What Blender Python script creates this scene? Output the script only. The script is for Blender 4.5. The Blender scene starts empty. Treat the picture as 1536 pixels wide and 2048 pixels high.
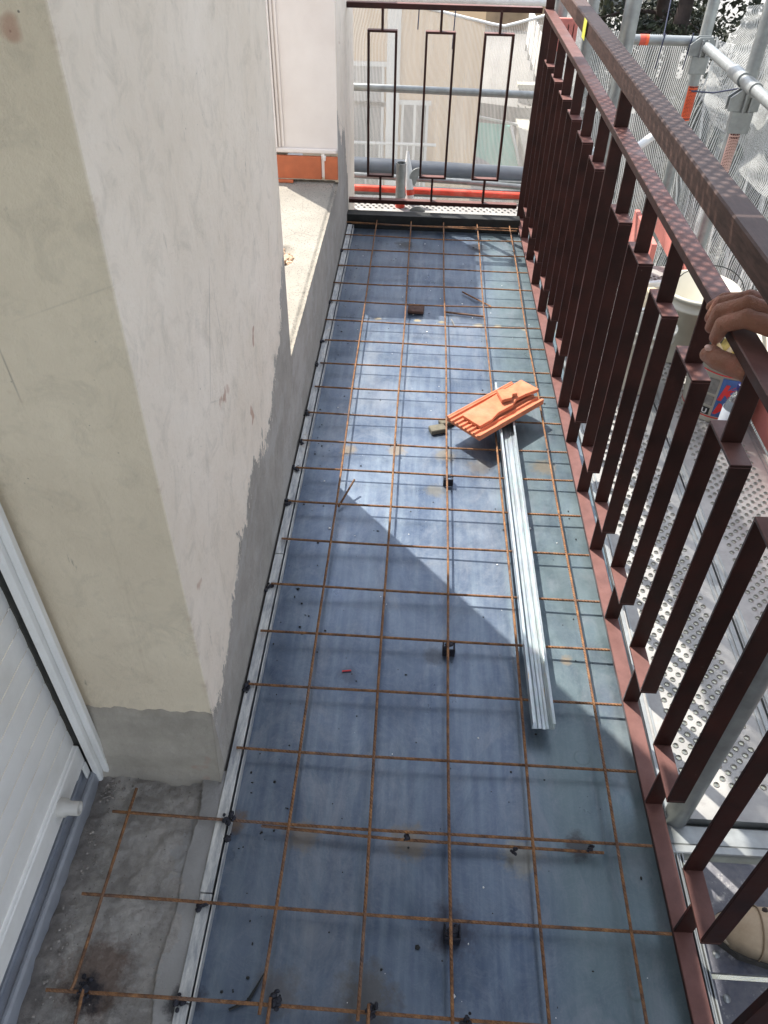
import bpy, math, random
from math import sin, cos, pi, radians, sqrt, atan2
from mathutils import Vector, Matrix
from mathutils import noise as mn
S = bpy.context.scene
# ------------------------------------------------------------------ camera
cam_d = bpy.data.cameras.new("camera"); cam = bpy.data.objects.new("camera", cam_d)
S.collection.objects.link(cam); S.camera = cam
cam_d.sensor_fit = 'VERTICAL'; cam_d.sensor_height = 24.0
cam_d.lens = 1547.26 / 2048 * 24.0
cam_d.clip_start = 0.02; cam_d.clip_end = 800
PITCH, ROLL, YAW = 0.735936569, 0.0237492387, -0.0369085849
_ca, _sa, _cb, _sb, _cc, _sc = cos(PITCH), sin(PITCH), cos(ROLL), sin(ROLL), cos(YAW), sin(YAW)
FW = Vector((_sc*_ca, _cc*_ca, -_sa)); _r = Vector((_cc, -_sc, 0)); _u = _r.cross(FW)
RT = _r*_cb + _u*_sb; UP = -_r*_sb + _u*_cb
CAM = Vector((-0.1118, -0.3686, 1.3932))
cam.matrix_world = Matrix(((RT.x, UP.x, -FW.x, CAM.x), (RT.y, UP.y, -FW.y, CAM.y), (RT.z, UP.z, -FW.z, CAM.z), (0, 0, 0, 1)))
# ------------------------------------------------------------------ light
SUN_AZ = radians(-40.6); SUN_EL = radians(56)
W = bpy.data.worlds.new("World"); S.world = W; W.use_nodes = True
wn = W.node_tree; bg = wn.nodes['Background']
sky = wn.nodes.new('ShaderNodeTexSky'); sky.sky_type = 'NISHITA'; sky.sun_disc = False
sky.sun_elevation = SUN_EL; sky.sun_rotation = SUN_AZ % (2*pi)
hs = wn.nodes.new('ShaderNodeHueSaturation'); hs.inputs['Saturation'].default_value = .48
wn.links.new(sky.outputs[0], hs.inputs['Color']); wn.links.new(hs.outputs[0], bg.inputs[0]); bg.inputs[1].default_value = 0.15
sl = bpy.data.lights.new("sun", 'SUN'); sl.energy = 2.75; sl.angle = radians(0.5); sl.color = (1.0, 0.95, 0.87)
sun = bpy.data.objects.new("sun", sl); S.collection.objects.link(sun)
sdir = Vector((sin(SUN_AZ)*cos(SUN_EL), cos(SUN_AZ)*cos(SUN_EL), sin(SUN_EL)))
sun.rotation_mode = 'QUATERNION'; sun.rotation_quaternion = (-sdir).to_track_quat('-Z', 'Y'); sun.location = sdir*20
S.view_settings.view_transform = 'Standard'; S.view_settings.look = 'None'
S.view_settings.exposure = 1.74; S.view_settings.gamma = 1.0
S.cycles.max_bounces = 8; S.cycles.transparent_max_bounces = 24
rnd = random.Random(7)
# ------------------------------------------------------------------ helpers
class MB:
    def __init__(s): s.v = []; s.f = []; s.sm = []; s.mi = []; s.cur = 0
    def add(s, vs, fs, smooth=False):
        b = len(s.v); s.v += [tuple(v) for v in vs]
        for f in fs: s.f.append(tuple(i+b for i in f)); s.sm.append(smooth); s.mi.append(s.cur)
    def box(s, x0, x1, y0, y1, z0, z1, M=None):
        vs = [Vector((x, y, z)) for z in (z0, z1) for y in (y0, y1) for x in (x0, x1)]
        if M is not None: vs = [M @ v for v in vs]
        s.add(vs, [(0, 2, 3, 1), (4, 5, 7, 6), (0, 1, 5, 4), (2, 6, 7, 3), (0, 4, 6, 2), (1, 3, 7, 5)])
    def bbox(s, x0, x1, y0, y1, z0, z1, b=.003, M=None):
        # box with chamfered edges
        vs = []; fs = []
        X = (x0, x1); Y = (y0, y1); Z = (z0, z1); idx = {}
        for i in (0, 1):
            for j in (0, 1):
                for k in (0, 1):
                    sx, sy, sz = (1, -1)[i], (1, -1)[j], (1, -1)[k]
                    for a, (dx, dy, dz) in enumerate(((0, b, b), (b, 0, b), (b, b, 0))):
                        idx[(i, j, k, a)] = len(vs)
                        v = Vector((X[i]+sx*dx, Y[j]+sy*dy, Z[k]+sz*dz)); vs.append(M @ v if M is not None else v)
        for i in (0, 1):
            q = [idx[(i, 0, 0, 0)], idx[(i, 1, 0, 0)], idx[(i, 1, 1, 0)], idx[(i, 0, 1, 0)]]; fs.append(q if i else q[::-1])
            q = [idx[(0, i, 0, 1)], idx[(0, i, 1, 1)], idx[(1, i, 1, 1)], idx[(1, i, 0, 1)]]; fs.append(q if i else q[::-1])
            q = [idx[(0, 0, i, 2)], idx[(1, 0, i, 2)], idx[(1, 1, i, 2)], idx[(0, 1, i, 2)]]; fs.append(q if i else q[::-1])
        for i in (0, 1):
            for j in (0, 1):
                q = [idx[(i, j, 0, 0)], idx[(i, j, 0, 1)], idx[(i, j, 1, 1)], idx[(i, j, 1, 0)]]; fs.append(q if (i ^ j) else q[::-1])
                q = [idx[(i, 0, j, 0)], idx[(i, 0, j, 2)], idx[(i, 1, j, 2)], idx[(i, 1, j, 0)]]; fs.append(q if not (i ^ j) else q[::-1])
                q = [idx[(0, i, j, 1)], idx[(0, i, j, 2)], idx[(1, i, j, 2)], idx[(1, i, j, 1)]]; fs.append(q if (i ^ j) else q[::-1])
                for k in (0, 1):
                    t = [idx[(i, j, k, 0)], idx[(i, j, k, 1)], idx[(i, j, k, 2)]]; fs.append(t if (i+j+k) % 2 == 1 else t[::-1])
        s.add(vs, fs)
    def tube(s, pts, r, n=12, cap=True, hollow=0, smooth=True):
        pts = [Vector(p) for p in pts]; rr = r if isinstance(r, (list, tuple)) else [r]*len(pts)
        rings = []; ref = None
        for i, p in enumerate(pts):
            t = (pts[min(i+1, len(pts)-1)]-pts[max(i-1, 0)]).normalized()
            if ref is None: ref = Vector((0, 0, 1)) if abs(t.z) < .9 else Vector((1, 0, 0))
            a = (ref - t*ref.dot(t)).normalized(); b = t.cross(a); ref = a
            rings.append([p + (a*cos(2*pi*k/n)+b*sin(2*pi*k/n))*rr[i] for k in range(n)])
        vs = [v for R in rings for v in R]; m = len(rings)
        fs = [(i*n+k, i*n+(k+1) % n, (i+1)*n+(k+1) % n, (i+1)*n+k) for i in range(m-1) for k in range(n)]
        s.add(vs, fs, smooth)
        if hollow:
            for e, q, o in ((0, pts[0], 1), (m-1, pts[-1], -1)):
                R = rings[e]; d = (pts[min(1, m-1)]-pts[0]).normalized() if e == 0 else (pts[-2]-pts[-1]).normalized()
                inn = [q+(v-q)*(1-hollow) for v in R]; dp = [v+d*.12 for v in inn]
                s.add(R+inn+dp, [(k, (k+1) % n, n+(k+1) % n, n+k) for k in range(n)]+[(n+k, n+(k+1) % n, 2*n+(k+1) % n, 2*n+k) for k in range(n)])
        elif cap:
            s.add(rings[0], [tuple(range(n))[::-1]]); s.add(rings[-1], [tuple(range(n))])
    def lathe(s, prof, c, n=24, M=None, smooth=True):
        c = Vector(c); vs = []
        for r, z in prof:
            for k in range(n):
                v = Vector((r*cos(2*pi*k/n), r*sin(2*pi*k/n), z)); vs.append(c+(M @ v if M is not None else v))
        s.add(vs, [(i*n+k, i*n+(k+1) % n, (i+1)*n+(k+1) % n, (i+1)*n+k) for i in range(len(prof)-1) for k in range(n)], smooth)
    def prism(s, poly, h, M=None, smooth=False):
        n = len(poly); vs = [Vector((x, y, 0)) for x, y in poly]+[Vector((x, y, h)) for x, y in poly]
        if M is not None: vs = [M @ v for v in vs]
        s.add(vs, [tuple(range(n))[::-1], tuple(range(n, 2*n))]+[(k, (k+1) % n, n+(k+1) % n, n+k) for k in range(n)], smooth)
    def grid(s, fn, nu, nv, smooth=True, flip=False):
        vs = [fn(i/nu, j/nv) for j in range(nv+1) for i in range(nu+1)]
        fs = []
        for j in range(nv):
            for i in range(nu):
                a = j*(nu+1)+i; q = (a, a+1, a+nu+2, a+nu+1); fs.append(q[::-1] if flip else q)
        s.add(vs, fs, smooth)
    def ball(s, c, r, n=10, sc=(1, 1, 1), M=None):
        c = Vector(c); vs = []; m = n//2+2
        for j in range(m+1):
            t = pi*j/m
            for k in range(n):
                v = Vector((sin(t)*cos(2*pi*k/n)*sc[0], sin(t)*sin(2*pi*k/n)*sc[1], cos(t)*sc[2]))*r
                vs.append(c+(M @ v if M is not None else v))
        s.add(vs, [(j*n+k, (j+1)*n+k, (j+1)*n+(k+1) % n, j*n+(k+1) % n) for j in range(m) for k in range(n)], True)
    def build(s, name, mat, parent=None, bevel=0):
        me = bpy.data.meshes.new(name); me.from_pydata(s.v, [], s.f); me.update()
        me.polygons.foreach_set('use_smooth', s.sm)
        mats = mat if isinstance(mat, (list, tuple)) else [mat]
        for m in mats: me.materials.append(m)
        if len(mats) > 1: me.polygons.foreach_set('material_index', s.mi)
        o = bpy.data.objects.new(name, me); S.collection.objects.link(o)
        if parent is not None: o.parent = parent
        if bevel:
            md = o.modifiers.new('bevel', 'BEVEL'); md.width = bevel; md.segments = 2; md.limit_method = 'ANGLE'
        return o
def tag(o, label=None, cat=None, group=None, kind=None):
    if label: o['label'] = label
    if cat: o['category'] = cat
    if group: o['group'] = group
    if kind: o['kind'] = kind
    return o
def empty(name, loc=(0, 0, 0), label=None, cat=None, group=None, rz=0):
    o = bpy.data.objects.new(name, None); S.collection.objects.link(o); o.location = loc; o.rotation_euler = (0, 0, rz)
    return tag(o, label, cat, group)
def put(parent, c):
    # parent a world-space part to an unrotated empty
    for o in (c if isinstance(c, (list, tuple)) else [c]):
        o.parent = parent; o.location = Vector(o.location) - parent.location
    return c
def T(x=0, y=0, z=0, rx=0, ry=0, rz=0):
    return Matrix.Translation((x, y, z)) @ Matrix.Rotation(rz, 4, 'Z') @ Matrix.Rotation(ry, 4, 'Y') @ Matrix.Rotation(rx, 4, 'X')
# ------------------------------------------------------------------ materials
class NT:
    def __init__(s, name):
        s.m = bpy.data.materials.new(name); s.m.use_nodes = True; s.t = s.m.node_tree; s.n = s.t.nodes; s.b = s.n['Principled BSDF']
        s.out = s.n['Material Output']; s._g = None
    def l(s, a, b): s.t.links.new(a, b)
    def co(s, sc=(1, 1, 1), loc=(0, 0, 0), rot=(0, 0, 0), kind='world'):
        if kind == 'world': g = s.n.new('ShaderNodeNewGeometry').outputs['Position']
        else: g = s.n.new('ShaderNodeTexCoord').outputs['Object' if kind == 'object' else 'UV']
        mp = s.n.new('ShaderNodeMapping'); mp.inputs['Scale'].default_value = sc; mp.inputs['Location'].default_value = loc; mp.inputs['Rotation'].default_value = rot
        s.l(g, mp.inputs[0]); return mp.outputs[0]
    def noise(s, scale, detail=4, rough=.55, co=None, dist=0):
        n = s.n.new('ShaderNodeTexNoise'); n.inputs['Scale'].default_value = scale; n.inputs['Detail'].default_value = detail
        n.inputs['Roughness'].default_value = rough; n.inputs['Distortion'].default_value = dist
        s.l(co if co is not None else s.co(), n.inputs['Vector']); return n.outputs['Fac']
    def vor(s, scale, co=None, feat='F1', out='Distance', rnd=1):
        n = s.n.new('ShaderNodeTexVoronoi'); n.feature = feat; n.inputs['Scale'].default_value = scale; n.inputs['Randomness'].default_value = rnd
        s.l(co if co is not None else s.co(), n.inputs['Vector']); return n.outputs[out]
    def ramp(s, f, *stops):
        r = s.n.new('ShaderNodeValToRGB'); e = r.color_ramp.elements
        while len(e) < len(stops): e.new(.5)
        for el, (p, c) in zip(e, stops):
            el.position = p; el.color = (c, c, c, 1) if not isinstance(c, tuple) else (*c, 1)
        s.l(f, r.inputs[0]); return r.outputs[0]
    def lr(s, v):
        g = s.n.new('ShaderNodeNewGeometry'); return s.xyz(g.outputs['Normal'])[0]
    def mix(s, f, a, b, mode='MIX'):
        m = s.n.new('ShaderNodeMix'); m.data_type = 'RGBA'; m.blend_type = mode; m.clamp_factor = True
        for sock, v in ((m.inputs[0], f), (m.inputs[6], a), (m.inputs[7], b)):
            if isinstance(v, (int, float)): sock.default_value = v if sock == m.inputs[0] else (v, v, v, 1)
            elif isinstance(v, tuple): sock.default_value = (*v, 1)
            else: s.l(v, sock)
        return m.outputs[2]
    def math(s, op, a, b=0, c=None, clamp=False):
        m = s.n.new('ShaderNodeMath'); m.operation = op; m.use_clamp = clamp
        for sock, v in zip(m.inputs, (a, b, c)):
            if v is None: continue
            if isinstance(v, (int, float)): sock.default_value = v
            else: s.l(v, sock)
        return m.outputs[0]
    def xyz(s, co=None):
        n = s.n.new('ShaderNodeSeparateXYZ'); s.l(co if co is not None else s.co(), n.inputs[0]); return n.outputs
    def step(s, v, a, b):
        # 0 at a, 1 at b (a may be above b)
        m = s.n.new('ShaderNodeMapRange'); m.clamp = True; m.inputs['From Min'].default_value = a; m.inputs['From Max'].default_value = b
        s.l(v, m.inputs['Value']); return m.outputs[0]
    def up(s):
        g = s.n.new('ShaderNodeNewGeometry'); return s.xyz(g.outputs['Normal'])[2]
    def spot(s, x, y, r, wob=None):
        # 1 at a point of the floor, falling to 0 at radius r: a stain fixed to the surface
        g = s.n.new('ShaderNodeNewGeometry').outputs['Position']; X = s.xyz(g)
        d = s.math('SQRT', s.math('ADD', s.math('POWER', s.math('SUBTRACT', X[0], x), 2), s.math('POWER', s.math('SUBTRACT', X[1], y), 2)))
        if wob is not None: d = s.math('ADD', d, s.math('MULTIPLY', s.math('SUBTRACT', wob, .5), r*1.6))
        return s.math('SUBTRACT', 1, s.math('DIVIDE', d, r), clamp=True)
    def bump(s, f, dist=.002, st=.5, prev=None):
        b = s.n.new('ShaderNodeBump'); b.inputs['Distance'].default_value = dist; b.inputs['Strength'].default_value = st
        s.l(f, b.inputs['Height'])
        if prev is not None: s.l(prev, b.inputs['Normal'])
        return b.outputs[0]
    def set(s, col=None, rough=None, metal=None, normal=None, **kw):
        for k, v in (('Base Color', col), ('Roughness', rough), ('Metallic', metal), ('Normal', normal), *kw.items()):
            if v is None: continue
            i = s.b.inputs[k.replace('_', ' ')]
            if isinstance(v, tuple): i.default_value = (*v, 1)
            elif isinstance(v, (int, float)): i.default_value = v
            else: s.l(v, i)
        return s.m
def simple(name, col, rough=.6, metal=0, var=.15, scale=20, bump=.0, dirt=None):
    t = NT(name); n = t.noise(scale, 5)
    c = t.mix(t.ramp(n, (.3, 0.), (.7, 1.)), tuple(x*(1-var) for x in col), tuple(min(1, x*(1+var)) for x in col))
    if dirt: c = t.mix(t.ramp(t.noise(scale*.35, 6, .7), (.5, 0.), (.75, .6)), c, dirt)
    return t.set(c, rough, metal, t.bump(t.noise(scale*4, 4), .002, bump) if bump else None)

# steel sheet of the floor
t = NT('steel_sheet')
big = t.noise(2.2, 6, .6, dist=.4); mid = t.noise(9, 6, .65); streak = t.noise(6, 5, .6, t.co((9, .6, 1)))
c = t.mix(t.ramp(big, (.32, 0.), (.68, 1.)), (.053, .081, .130), (.108, .140, .196))
c = t.mix(t.math('MULTIPLY', t.ramp(mid, (.35, 0.), (.75, 1.)), .65), c, (.155, .19, .24))
c = t.mix(t.math('MULTIPLY', t.ramp(streak, (.42, 0.), (.7, 1.)), .5), c, (.19, .24, .28))
px = t.xyz()[0]
c = t.mix(t.math('MULTIPLY', t.ramp(t.math('ADD', px, t.math('MULTIPLY', big, .1)), (.18, 0.), (.27, 1.)), .6), c, (.15, .205, .20))
veins = t.ramp(t.noise(14, 8, .75, dist=2.5), (.47, 0.), (.5, .35), (.53, 0.))
c = t.mix(t.math('MULTIPLY', t.ramp(t.noise(4.5, 7, .75, t.co((1.6, .7, 1), (5, 2, 0)), 1.2), (.5, 0.), (.72, .7)), 1), c, (.23, .25, .275))
c = t.mix(t.ramp(t.noise(3.1, 6, .7, t.co((1.4, .8, 1), (1, 8, 0)), .8), (.5, 0.), (.7, .55)), c, (.038, .058, .100))
c = t.mix(t.math('MULTIPLY', veins, .5), c, (.25, .275, .30))
wob = t.noise(40, 6, .75)
for (x, y, r, a, col) in ((-.291, 1.471, .035, .8, (.21, .17, .12)), (-.144, 1.482, .04, .8, (.21, .17, .12)), (.0, 1.465, .045, .7, (.2, .17, .12)),
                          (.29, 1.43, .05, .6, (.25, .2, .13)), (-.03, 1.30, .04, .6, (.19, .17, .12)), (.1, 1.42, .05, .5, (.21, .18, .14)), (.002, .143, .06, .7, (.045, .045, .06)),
                          (-.073, .29, .05, .8, (.19, .16, .12)), (-.276, .29, .045, .7, (.2, .17, .13)), (-.135, .03, .07, .7, (.10, .09, .075)), (-.41, .31, .035, .8, (.15, .10, .06)),
                          (.13, .275, .05, .6, (.28, .26, .2)), (.24, .30, .035, .8, (.05, .045, .045)), (-.28, .03, .05, .5, (.12, .1, .08)), (-.42, .012, .035, .7, (.03, .03, .04)), (-.425, .165, .03, .8, (.03, .03, .035)),
                          (-.10, 2.29, .02, .9, (.4, .33, .2)), (-.01, 2.285, .02, .9, (.4, .33, .2)), (-.25, 2.29, .02, .8, (.4, .33, .2)), (.13, 2.27, .025, .8, (.4, .35, .24)), (.2, 2.265, .02, .8, (.4, .35, .24)), (.3, 2.255, .02, .8, (.4, .35, .24)), (.27, .73, .02, .8, (.25, .2, .14)),
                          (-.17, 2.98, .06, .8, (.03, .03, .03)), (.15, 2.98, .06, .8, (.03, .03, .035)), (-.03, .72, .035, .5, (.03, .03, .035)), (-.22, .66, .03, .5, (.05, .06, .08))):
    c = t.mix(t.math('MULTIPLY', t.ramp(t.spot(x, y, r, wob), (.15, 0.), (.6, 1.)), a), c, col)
weld = t.ramp(t.math('ABSOLUTE', t.math('SUBTRACT', t.math('ADD', t.xyz()[1], t.math('MULTIPLY', px, .04)), 2.28)), (.0, 1.), (.003, 0.))
c = t.mix(weld, c, (.03, .03, .035))
dark = t.ramp(t.vor(60), (.0, 1.), (.045, 0.)); c = t.mix(t.math('MULTIPLY', dark, t.ramp(t.noise(3), (.5, 0.), (.6, 1.))), c, (.02, .02, .025))
wht = t.ramp(t.vor(34, t.co((1, 1, 1), (3, 1, 0))), (.0, 1.), (.02, 0.)); c = t.mix(t.math('MULTIPLY', wht, .9), c, (.6, .62, .62))
ringd = t.math('ABSOLUTE', t.math('SUBTRACT', t.vor(7, t.co((1, 1, 1), (.37, .21, 0))), .11))
ring = t.math('MULTIPLY', t.ramp(ringd, (.0, 1.), (.02, 0.)), t.ramp(t.noise(5, 2), (.55, 0.), (.62, .6)))
c = t.mix(ring, c, (.05, .07, .06))
STEEL = t.set(c, t.ramp(mid, (.3, .27), (.7, .46)), .55, t.bump(t.noise(5, 3), .012, .25, t.bump(t.noise(70, 4, .7), .0012, .35)))

t = NT('rusty_bar')
n = t.noise(45, 6, .7)
c = t.ramp(n, (.3, (.055, .028, .02)), (.5, (.20, .095, .042)), (.72, (.36, .18, .07)))
c = t.mix(t.ramp(t.noise(6), (.5, 0.), (.7, .6)), c, (.13, .10, .09))
wv = t.n.new('ShaderNodeTexWave'); wv.wave_type = 'BANDS'; wv.bands_direction = 'DIAGONAL'; wv.inputs['Scale'].default_value = 85
t.l(t.co((1, 1, 1)), wv.inputs[0])
RUST = t.set(c, .8, .1, t.bump(wv.outputs['Fac'], .0012, .9))
WELD = simple('burnt_weld', (.028, .028, .036), .4, .6, .5, 160, .8)

t = NT('oxide_paint')
n = t.noise(14, 6, .65)
c = t.mix(t.ramp(n, (.35, 0.), (.7, 1.)), (.016, .0038, .0026), (.042, .0095, .0062))
du = t.math('MULTIPLY', t.ramp(t.up(), (.3, 0.), (.9, 1.)), t.ramp(t.noise(22, 7, .7), (.2, .35), (.75, .85)))
c = t.mix(du, c, (.22, .105, .09))
c = t.mix(t.ramp(t.noise(55, 6, .85), (.66, 0.), (.74, .5)), c, (.30, .22, .2))
c = t.mix(t.ramp(t.noise(26, 5, .8, t.co((1, 1, .5), (3, 3, 3))), (.66, 0.), (.70, .6)), c, (.012, .006, .006))
sm = t.ramp(t.noise(7, 6, .75, dist=1.2), (.6, 0.), (.78, .35)); c = t.mix(t.math('MULTIPLY', sm, .5), c, (.16, .075, .06))
PAINT = t.set(c, t.ramp(n, (.3, .42), (.7, .62)), .0, t.bump(t.noise(60, 3), .001, .25), Specular_IOR_Level=.3)
t = NT('brown_handrail_paint')
n = t.noise(30, 6, .7, t.co((4, .7, 4)))
c = t.mix(t.ramp(n, (.35, 0.), (.65, 1.)), (.035, .017, .013), (.085, .046, .036))
c = t.mix(t.math('MULTIPLY', t.ramp(t.up(), (.5, 0.), (.9, 1.)), t.ramp(t.noise(12, 7, .75), (.3, .25), (.7, .75))), c, (.115, .085, .078))
HAND_P = t.set(c, .62, 0, t.bump(n, .001, .3), Specular_IOR_Level=.22)

# plaster with the bare mortar patch along the foot
t = NT('weathered_plaster')
X = t.xyz()
n1 = t.noise(3.2, 6, .65); n2 = t.noise(16, 7, .7, dist=.8)
cream = t.mix(t.ramp(n1, (.3, 0.), (.7, 1.)), (.76, .655, .53), (.87, .77, .655))
near_shade = t.mix(t.ramp(n1, (.3, 0.), (.7, 1.)), (.63, .535, .40), (.76, .66, .505))  # same paint on the near face, its dimmer light put into the colour
face = t.step(X[1], .425, .41); cream = t.mix(t.math('MULTIPLY', face, t.step(X[0], -.4432, -.446)), cream, near_shade)
cream = t.mix(t.math('MULTIPLY', t.ramp(n2, (.5, 0.), (.8, 1.)), .45), cream, (.36, .32, .25))
mark = t.ramp(t.noise(28, 5, .8, t.co((1, 1, .25))), (.66, 0.), (.74, .55)); cream = t.mix(mark, cream, (.19, .17, .13))
fleck = t.math('MULTIPLY', t.ramp(t.vor(46), (.03, 1.), (.07, 0.)), t.ramp(t.noise(3.5), (.56, 0.), (.64, 1.))); cream = t.mix(fleck, cream, (.14, .13, .11))
chip = t.ramp(t.noise(9, 3, .5, t.co((1, 1, 1), (4.2, 0, 0))), (.71, 0.), (.735, .7)); cream = t.mix(chip, cream, (.43, .235, .16))
cor = t.math('MULTIPLY', t.math('MULTIPLY', t.step(X[0], -.455, -.446), t.step(X[1], .424, .410)), t.ramp(t.noise(11, 6, .8, t.co((.4, .4, 1))), (.54, 0.), (.68, .6)))
cream = t.mix(cor, cream, (.50, .38, .28))
drip = t.math('MULTIPLY', t.ramp(t.noise(13, 6, .8, t.co((1.2, 1.2, .16), (2, 5, 0))), (.6, 0.), (.78, .5)), 1); cream = t.mix(drip, cream, (.44, .36, .26))
hair = t.math('MULTIPLY', t.ramp(t.vor(3.2, t.co((1, 1, .8), (3, 3, 1)), 'DISTANCE_TO_EDGE'), (.0, 1.), (.004, 0.)), t.ramp(t.noise(3), (.55, 0.), (.65, .6))); cream = t.mix(hair, cream, (.22, .19, .15))
mort = t.mix(t.ramp(t.noise(5, 7, .7), (.3, 0.), (.7, 1.)), (.26, .24, .21), (.42, .385, .34))
mort = t.mix(t.ramp(t.noise(30, 5, .7, t.co((1, 1, .3))), (.55, 0.), (.8, .5)), mort, (.17, .155, .135))
# height of the mortar line along the wall (y -> z)
h = t.n.new('ShaderNodeFloatCurve'); cv = h.mapping.curves[0]
pts = [(0.36, .15), (.47, .166), (.587, .195), (.70, .27), (.80, .285), (.90, .33), (1.07, .30), (1.24, .38), (1.38, .50), (1.5, .6), (2.7, .6), (2.86, .48), (2.95, .42), (3.08, .40), (3.12, .30), (3.2, .2), (3.3, -.2), (4, -.3)]
cv.points[0].location = ((pts[0][0])/4, pts[0][1]+.5); cv.points[1].location = (1, pts[-1][1]+.5)
for a, b in pts[1:-1]: cv.points.new(a/4, b+.5)
h.mapping.update(); t.l(t.math('DIVIDE', X[1], 4), h.inputs['Value'])
edge = t.math('ADD', t.math('MULTIPLY', t.math('SUBTRACT', t.noise(7, 6, .75), .5), .30), t.math('MULTIPLY', t.math('SUBTRACT', t.noise(38, 6, .85, t.co((1, 1.2, .7))), .5), .22))
isx = t.step(X[0], -.446, -.4445)
mask = t.math('MULTIPLY', t.math('GREATER_THAN', t.math('ADD', t.math('SUBTRACT', h.outputs[0], .5), edge), X[2]), isx)
c = t.mix(mask, cream, mort)
thin = t.math('MULTIPLY', mask, t.ramp(t.noise(4.5, 6, .7, t.co((1, 1, 1.5), (7, 0, 0))), (.5, 0.), (.62, .8))); c = t.mix(thin, c, (.40, .375, .345))
PLASTER = t.set(c, .9, 0, t.bump(t.noise(14, 9, .72), .010, .7, t.bump(t.noise(90, 5, .75), .003, .7, t.bump(mask, .002, .8))))
t = NT('cement_render')
c = t.mix(t.ramp(t.noise(6, 7, .7), (.3, 0.), (.7, 1.)), (.26, .235, .195), (.43, .39, .33))
c = t.mix(t.ramp(t.noise(14, 6, .75, t.co((1, 1, 3))), (.62, 0.), (.75, .6)), c, (.40, .37, .32))
c = t.mix(t.ramp(t.noise(9, 3, .5), (.7, 0.), (.74, .4)), c, (.36, .17, .12))
CEMENT = t.set(c, .95, 0, t.bump(t.noise(30, 8, .75), .006, .8))
t = NT('pale_reveal_paint')
c = t.mix(t.ramp(t.noise(4, 6, .6), (.3, 0.), (.7, 1.)), (.66, .60, .56), (.76, .71, .67))
c = t.mix(t.ramp(t.noise(8, 6, .8, t.co((1, 1, 1), (2, 0, 3))), (.68, 0.), (.76, .5)), c, (.6, .43, .26))
PALE = t.set(c, .85, 0, t.bump(t.noise(40, 5), .002, .3))
t = NT('granular_ledge')
c = t.mix(t.ramp(t.noise(5, 6, .6), (.3, 0.), (.7, 1.)), (.23, .21, .175), (.33, .305, .255))
c = t.mix(t.ramp(t.vor(120), (.18, .9), (.36, 0.)), c, (.15, .14, .125))
crk = t.ramp(t.vor(5.5, t.co((1, 1, 1)), 'DISTANCE_TO_EDGE'), (.0, 1.), (.012, 0.)); c = t.mix(t.math('MULTIPLY', crk, t.ramp(t.noise(6), (.45, 0.), (.6, .8))), c, (.15, .13, .11))
LEDGE = t.set(c, .95, 0, t.bump(t.noise(150, 5, .7), .003, .9))
t = NT('rough_slab')
X = t.xyz()
c = t.mix(t.ramp(t.noise(13, 9, .78), (.36, 0.), (.64, 1.)), (.19, .175, .16), (.54, .50, .45))
c = t.mix(t.ramp(t.noise(2.6, 5, .6), (.42, 0.), (.6, .45)), c, (.44, .41, .37))
c = t.mix(t.ramp(t.vor(38, t.co((1, 1, 1), (1, 2, 0))), (.1, .55), (.22, 0.)), c, (.50, .47, .43))
c = t.mix(t.ramp(t.noise(70, 4, .8), (.62, 0.), (.75, .6)), c, (.05, .045, .045))
sm_ = t.math('GREATER_THAN', t.math('ADD', X[0], t.math('MULTIPLY', t.math('SUBTRACT', t.noise(6, 6, .65), .5), .22)), -.478)
c = t.mix(sm_, c, t.mix(t.ramp(t.noise(8, 6, .6), (.3, 0.), (.7, 1.)), (.36, .345, .325), (.46, .445, .42)))
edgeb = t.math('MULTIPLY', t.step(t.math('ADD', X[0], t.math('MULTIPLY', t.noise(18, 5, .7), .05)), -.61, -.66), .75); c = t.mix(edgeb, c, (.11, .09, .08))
wob = t.noise(35, 6, .75)
c = t.mix(t.ramp(t.spot(-.575, .028, .075, wob), (.1, 0.), (.5, .65)), c, (.13, .065, .035))
c = t.mix(t.ramp(t.spot(-.585, .008, .05, wob), (.25, 0.), (.7, .9)), c, (.02, .02, .028))
c = t.mix(t.ramp(t.spot(-.43, .0, .035, wob), (.2, 0.), (.6, .8)), c, (.03, .03, .035))
SLAB = t.set(c, .93, 0, t.bump(t.noise(55, 9, .8), .010, 1.0, t.bump(sm_, .004, .6)))
GALV = simple('galvanised_tube', (.30, .315, .31), .42, .55, .18, 30, .15, (.30, .30, .28))
t = NT('zinc_channel')
sp = t.vor(60, out='Color'); c = t.mix(t.ramp(t.noise(20, 5, .7, t.co((3, .5, 1))), (.35, 0.), (.7, 1.)), (.30, .34, .36), (.52, .57, .585))
c = t.mix(.03, c, sp)
c = t.mix(t.math('MULTIPLY', t.ramp(t.noise(60, 3, .6, t.co((1, .15, 1))), (.62, 0.), (.66, 1.)), t.ramp(t.spot(.197, .66, .1), (.3, 0.), (.5, 1.))), c, (.45, .28, .08))
ZINC = t.set(c, .38, .75, t.bump(t.noise(80, 3), .0008, .3))
t = NT('zinc_angle')
c = t.mix(t.ramp(t.noise(25, 6, .75, t.co((3, .5, 1))), (.38, 0.), (.66, 1.)), (.30, .31, .32), (.68, .67, .62))
c = t.mix(t.ramp(t.noise(9, 6, .75), (.6, 0.), (.72, .8)), c, (.36, .26, .15))
ANGLE = t.set(c, .55, .35, t.bump(t.noise(80, 3), .001, .4))
t = NT('scaffold_deck_metal')
c = t.mix(t.ramp(t.noise(9, 7, .7), (.3, 0.), (.7, 1.)), (.25, .245, .235), (.42, .41, .385))
c = t.mix(t.ramp(t.noise(18, 6, .8), (.6, 0.), (.75, .6)), c, (.20, .19, .18))
DECK = t.set(c, .5, .35, t.bump(t.noise(90, 4), .001, .3))
t = NT('plywood_deck')
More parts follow.
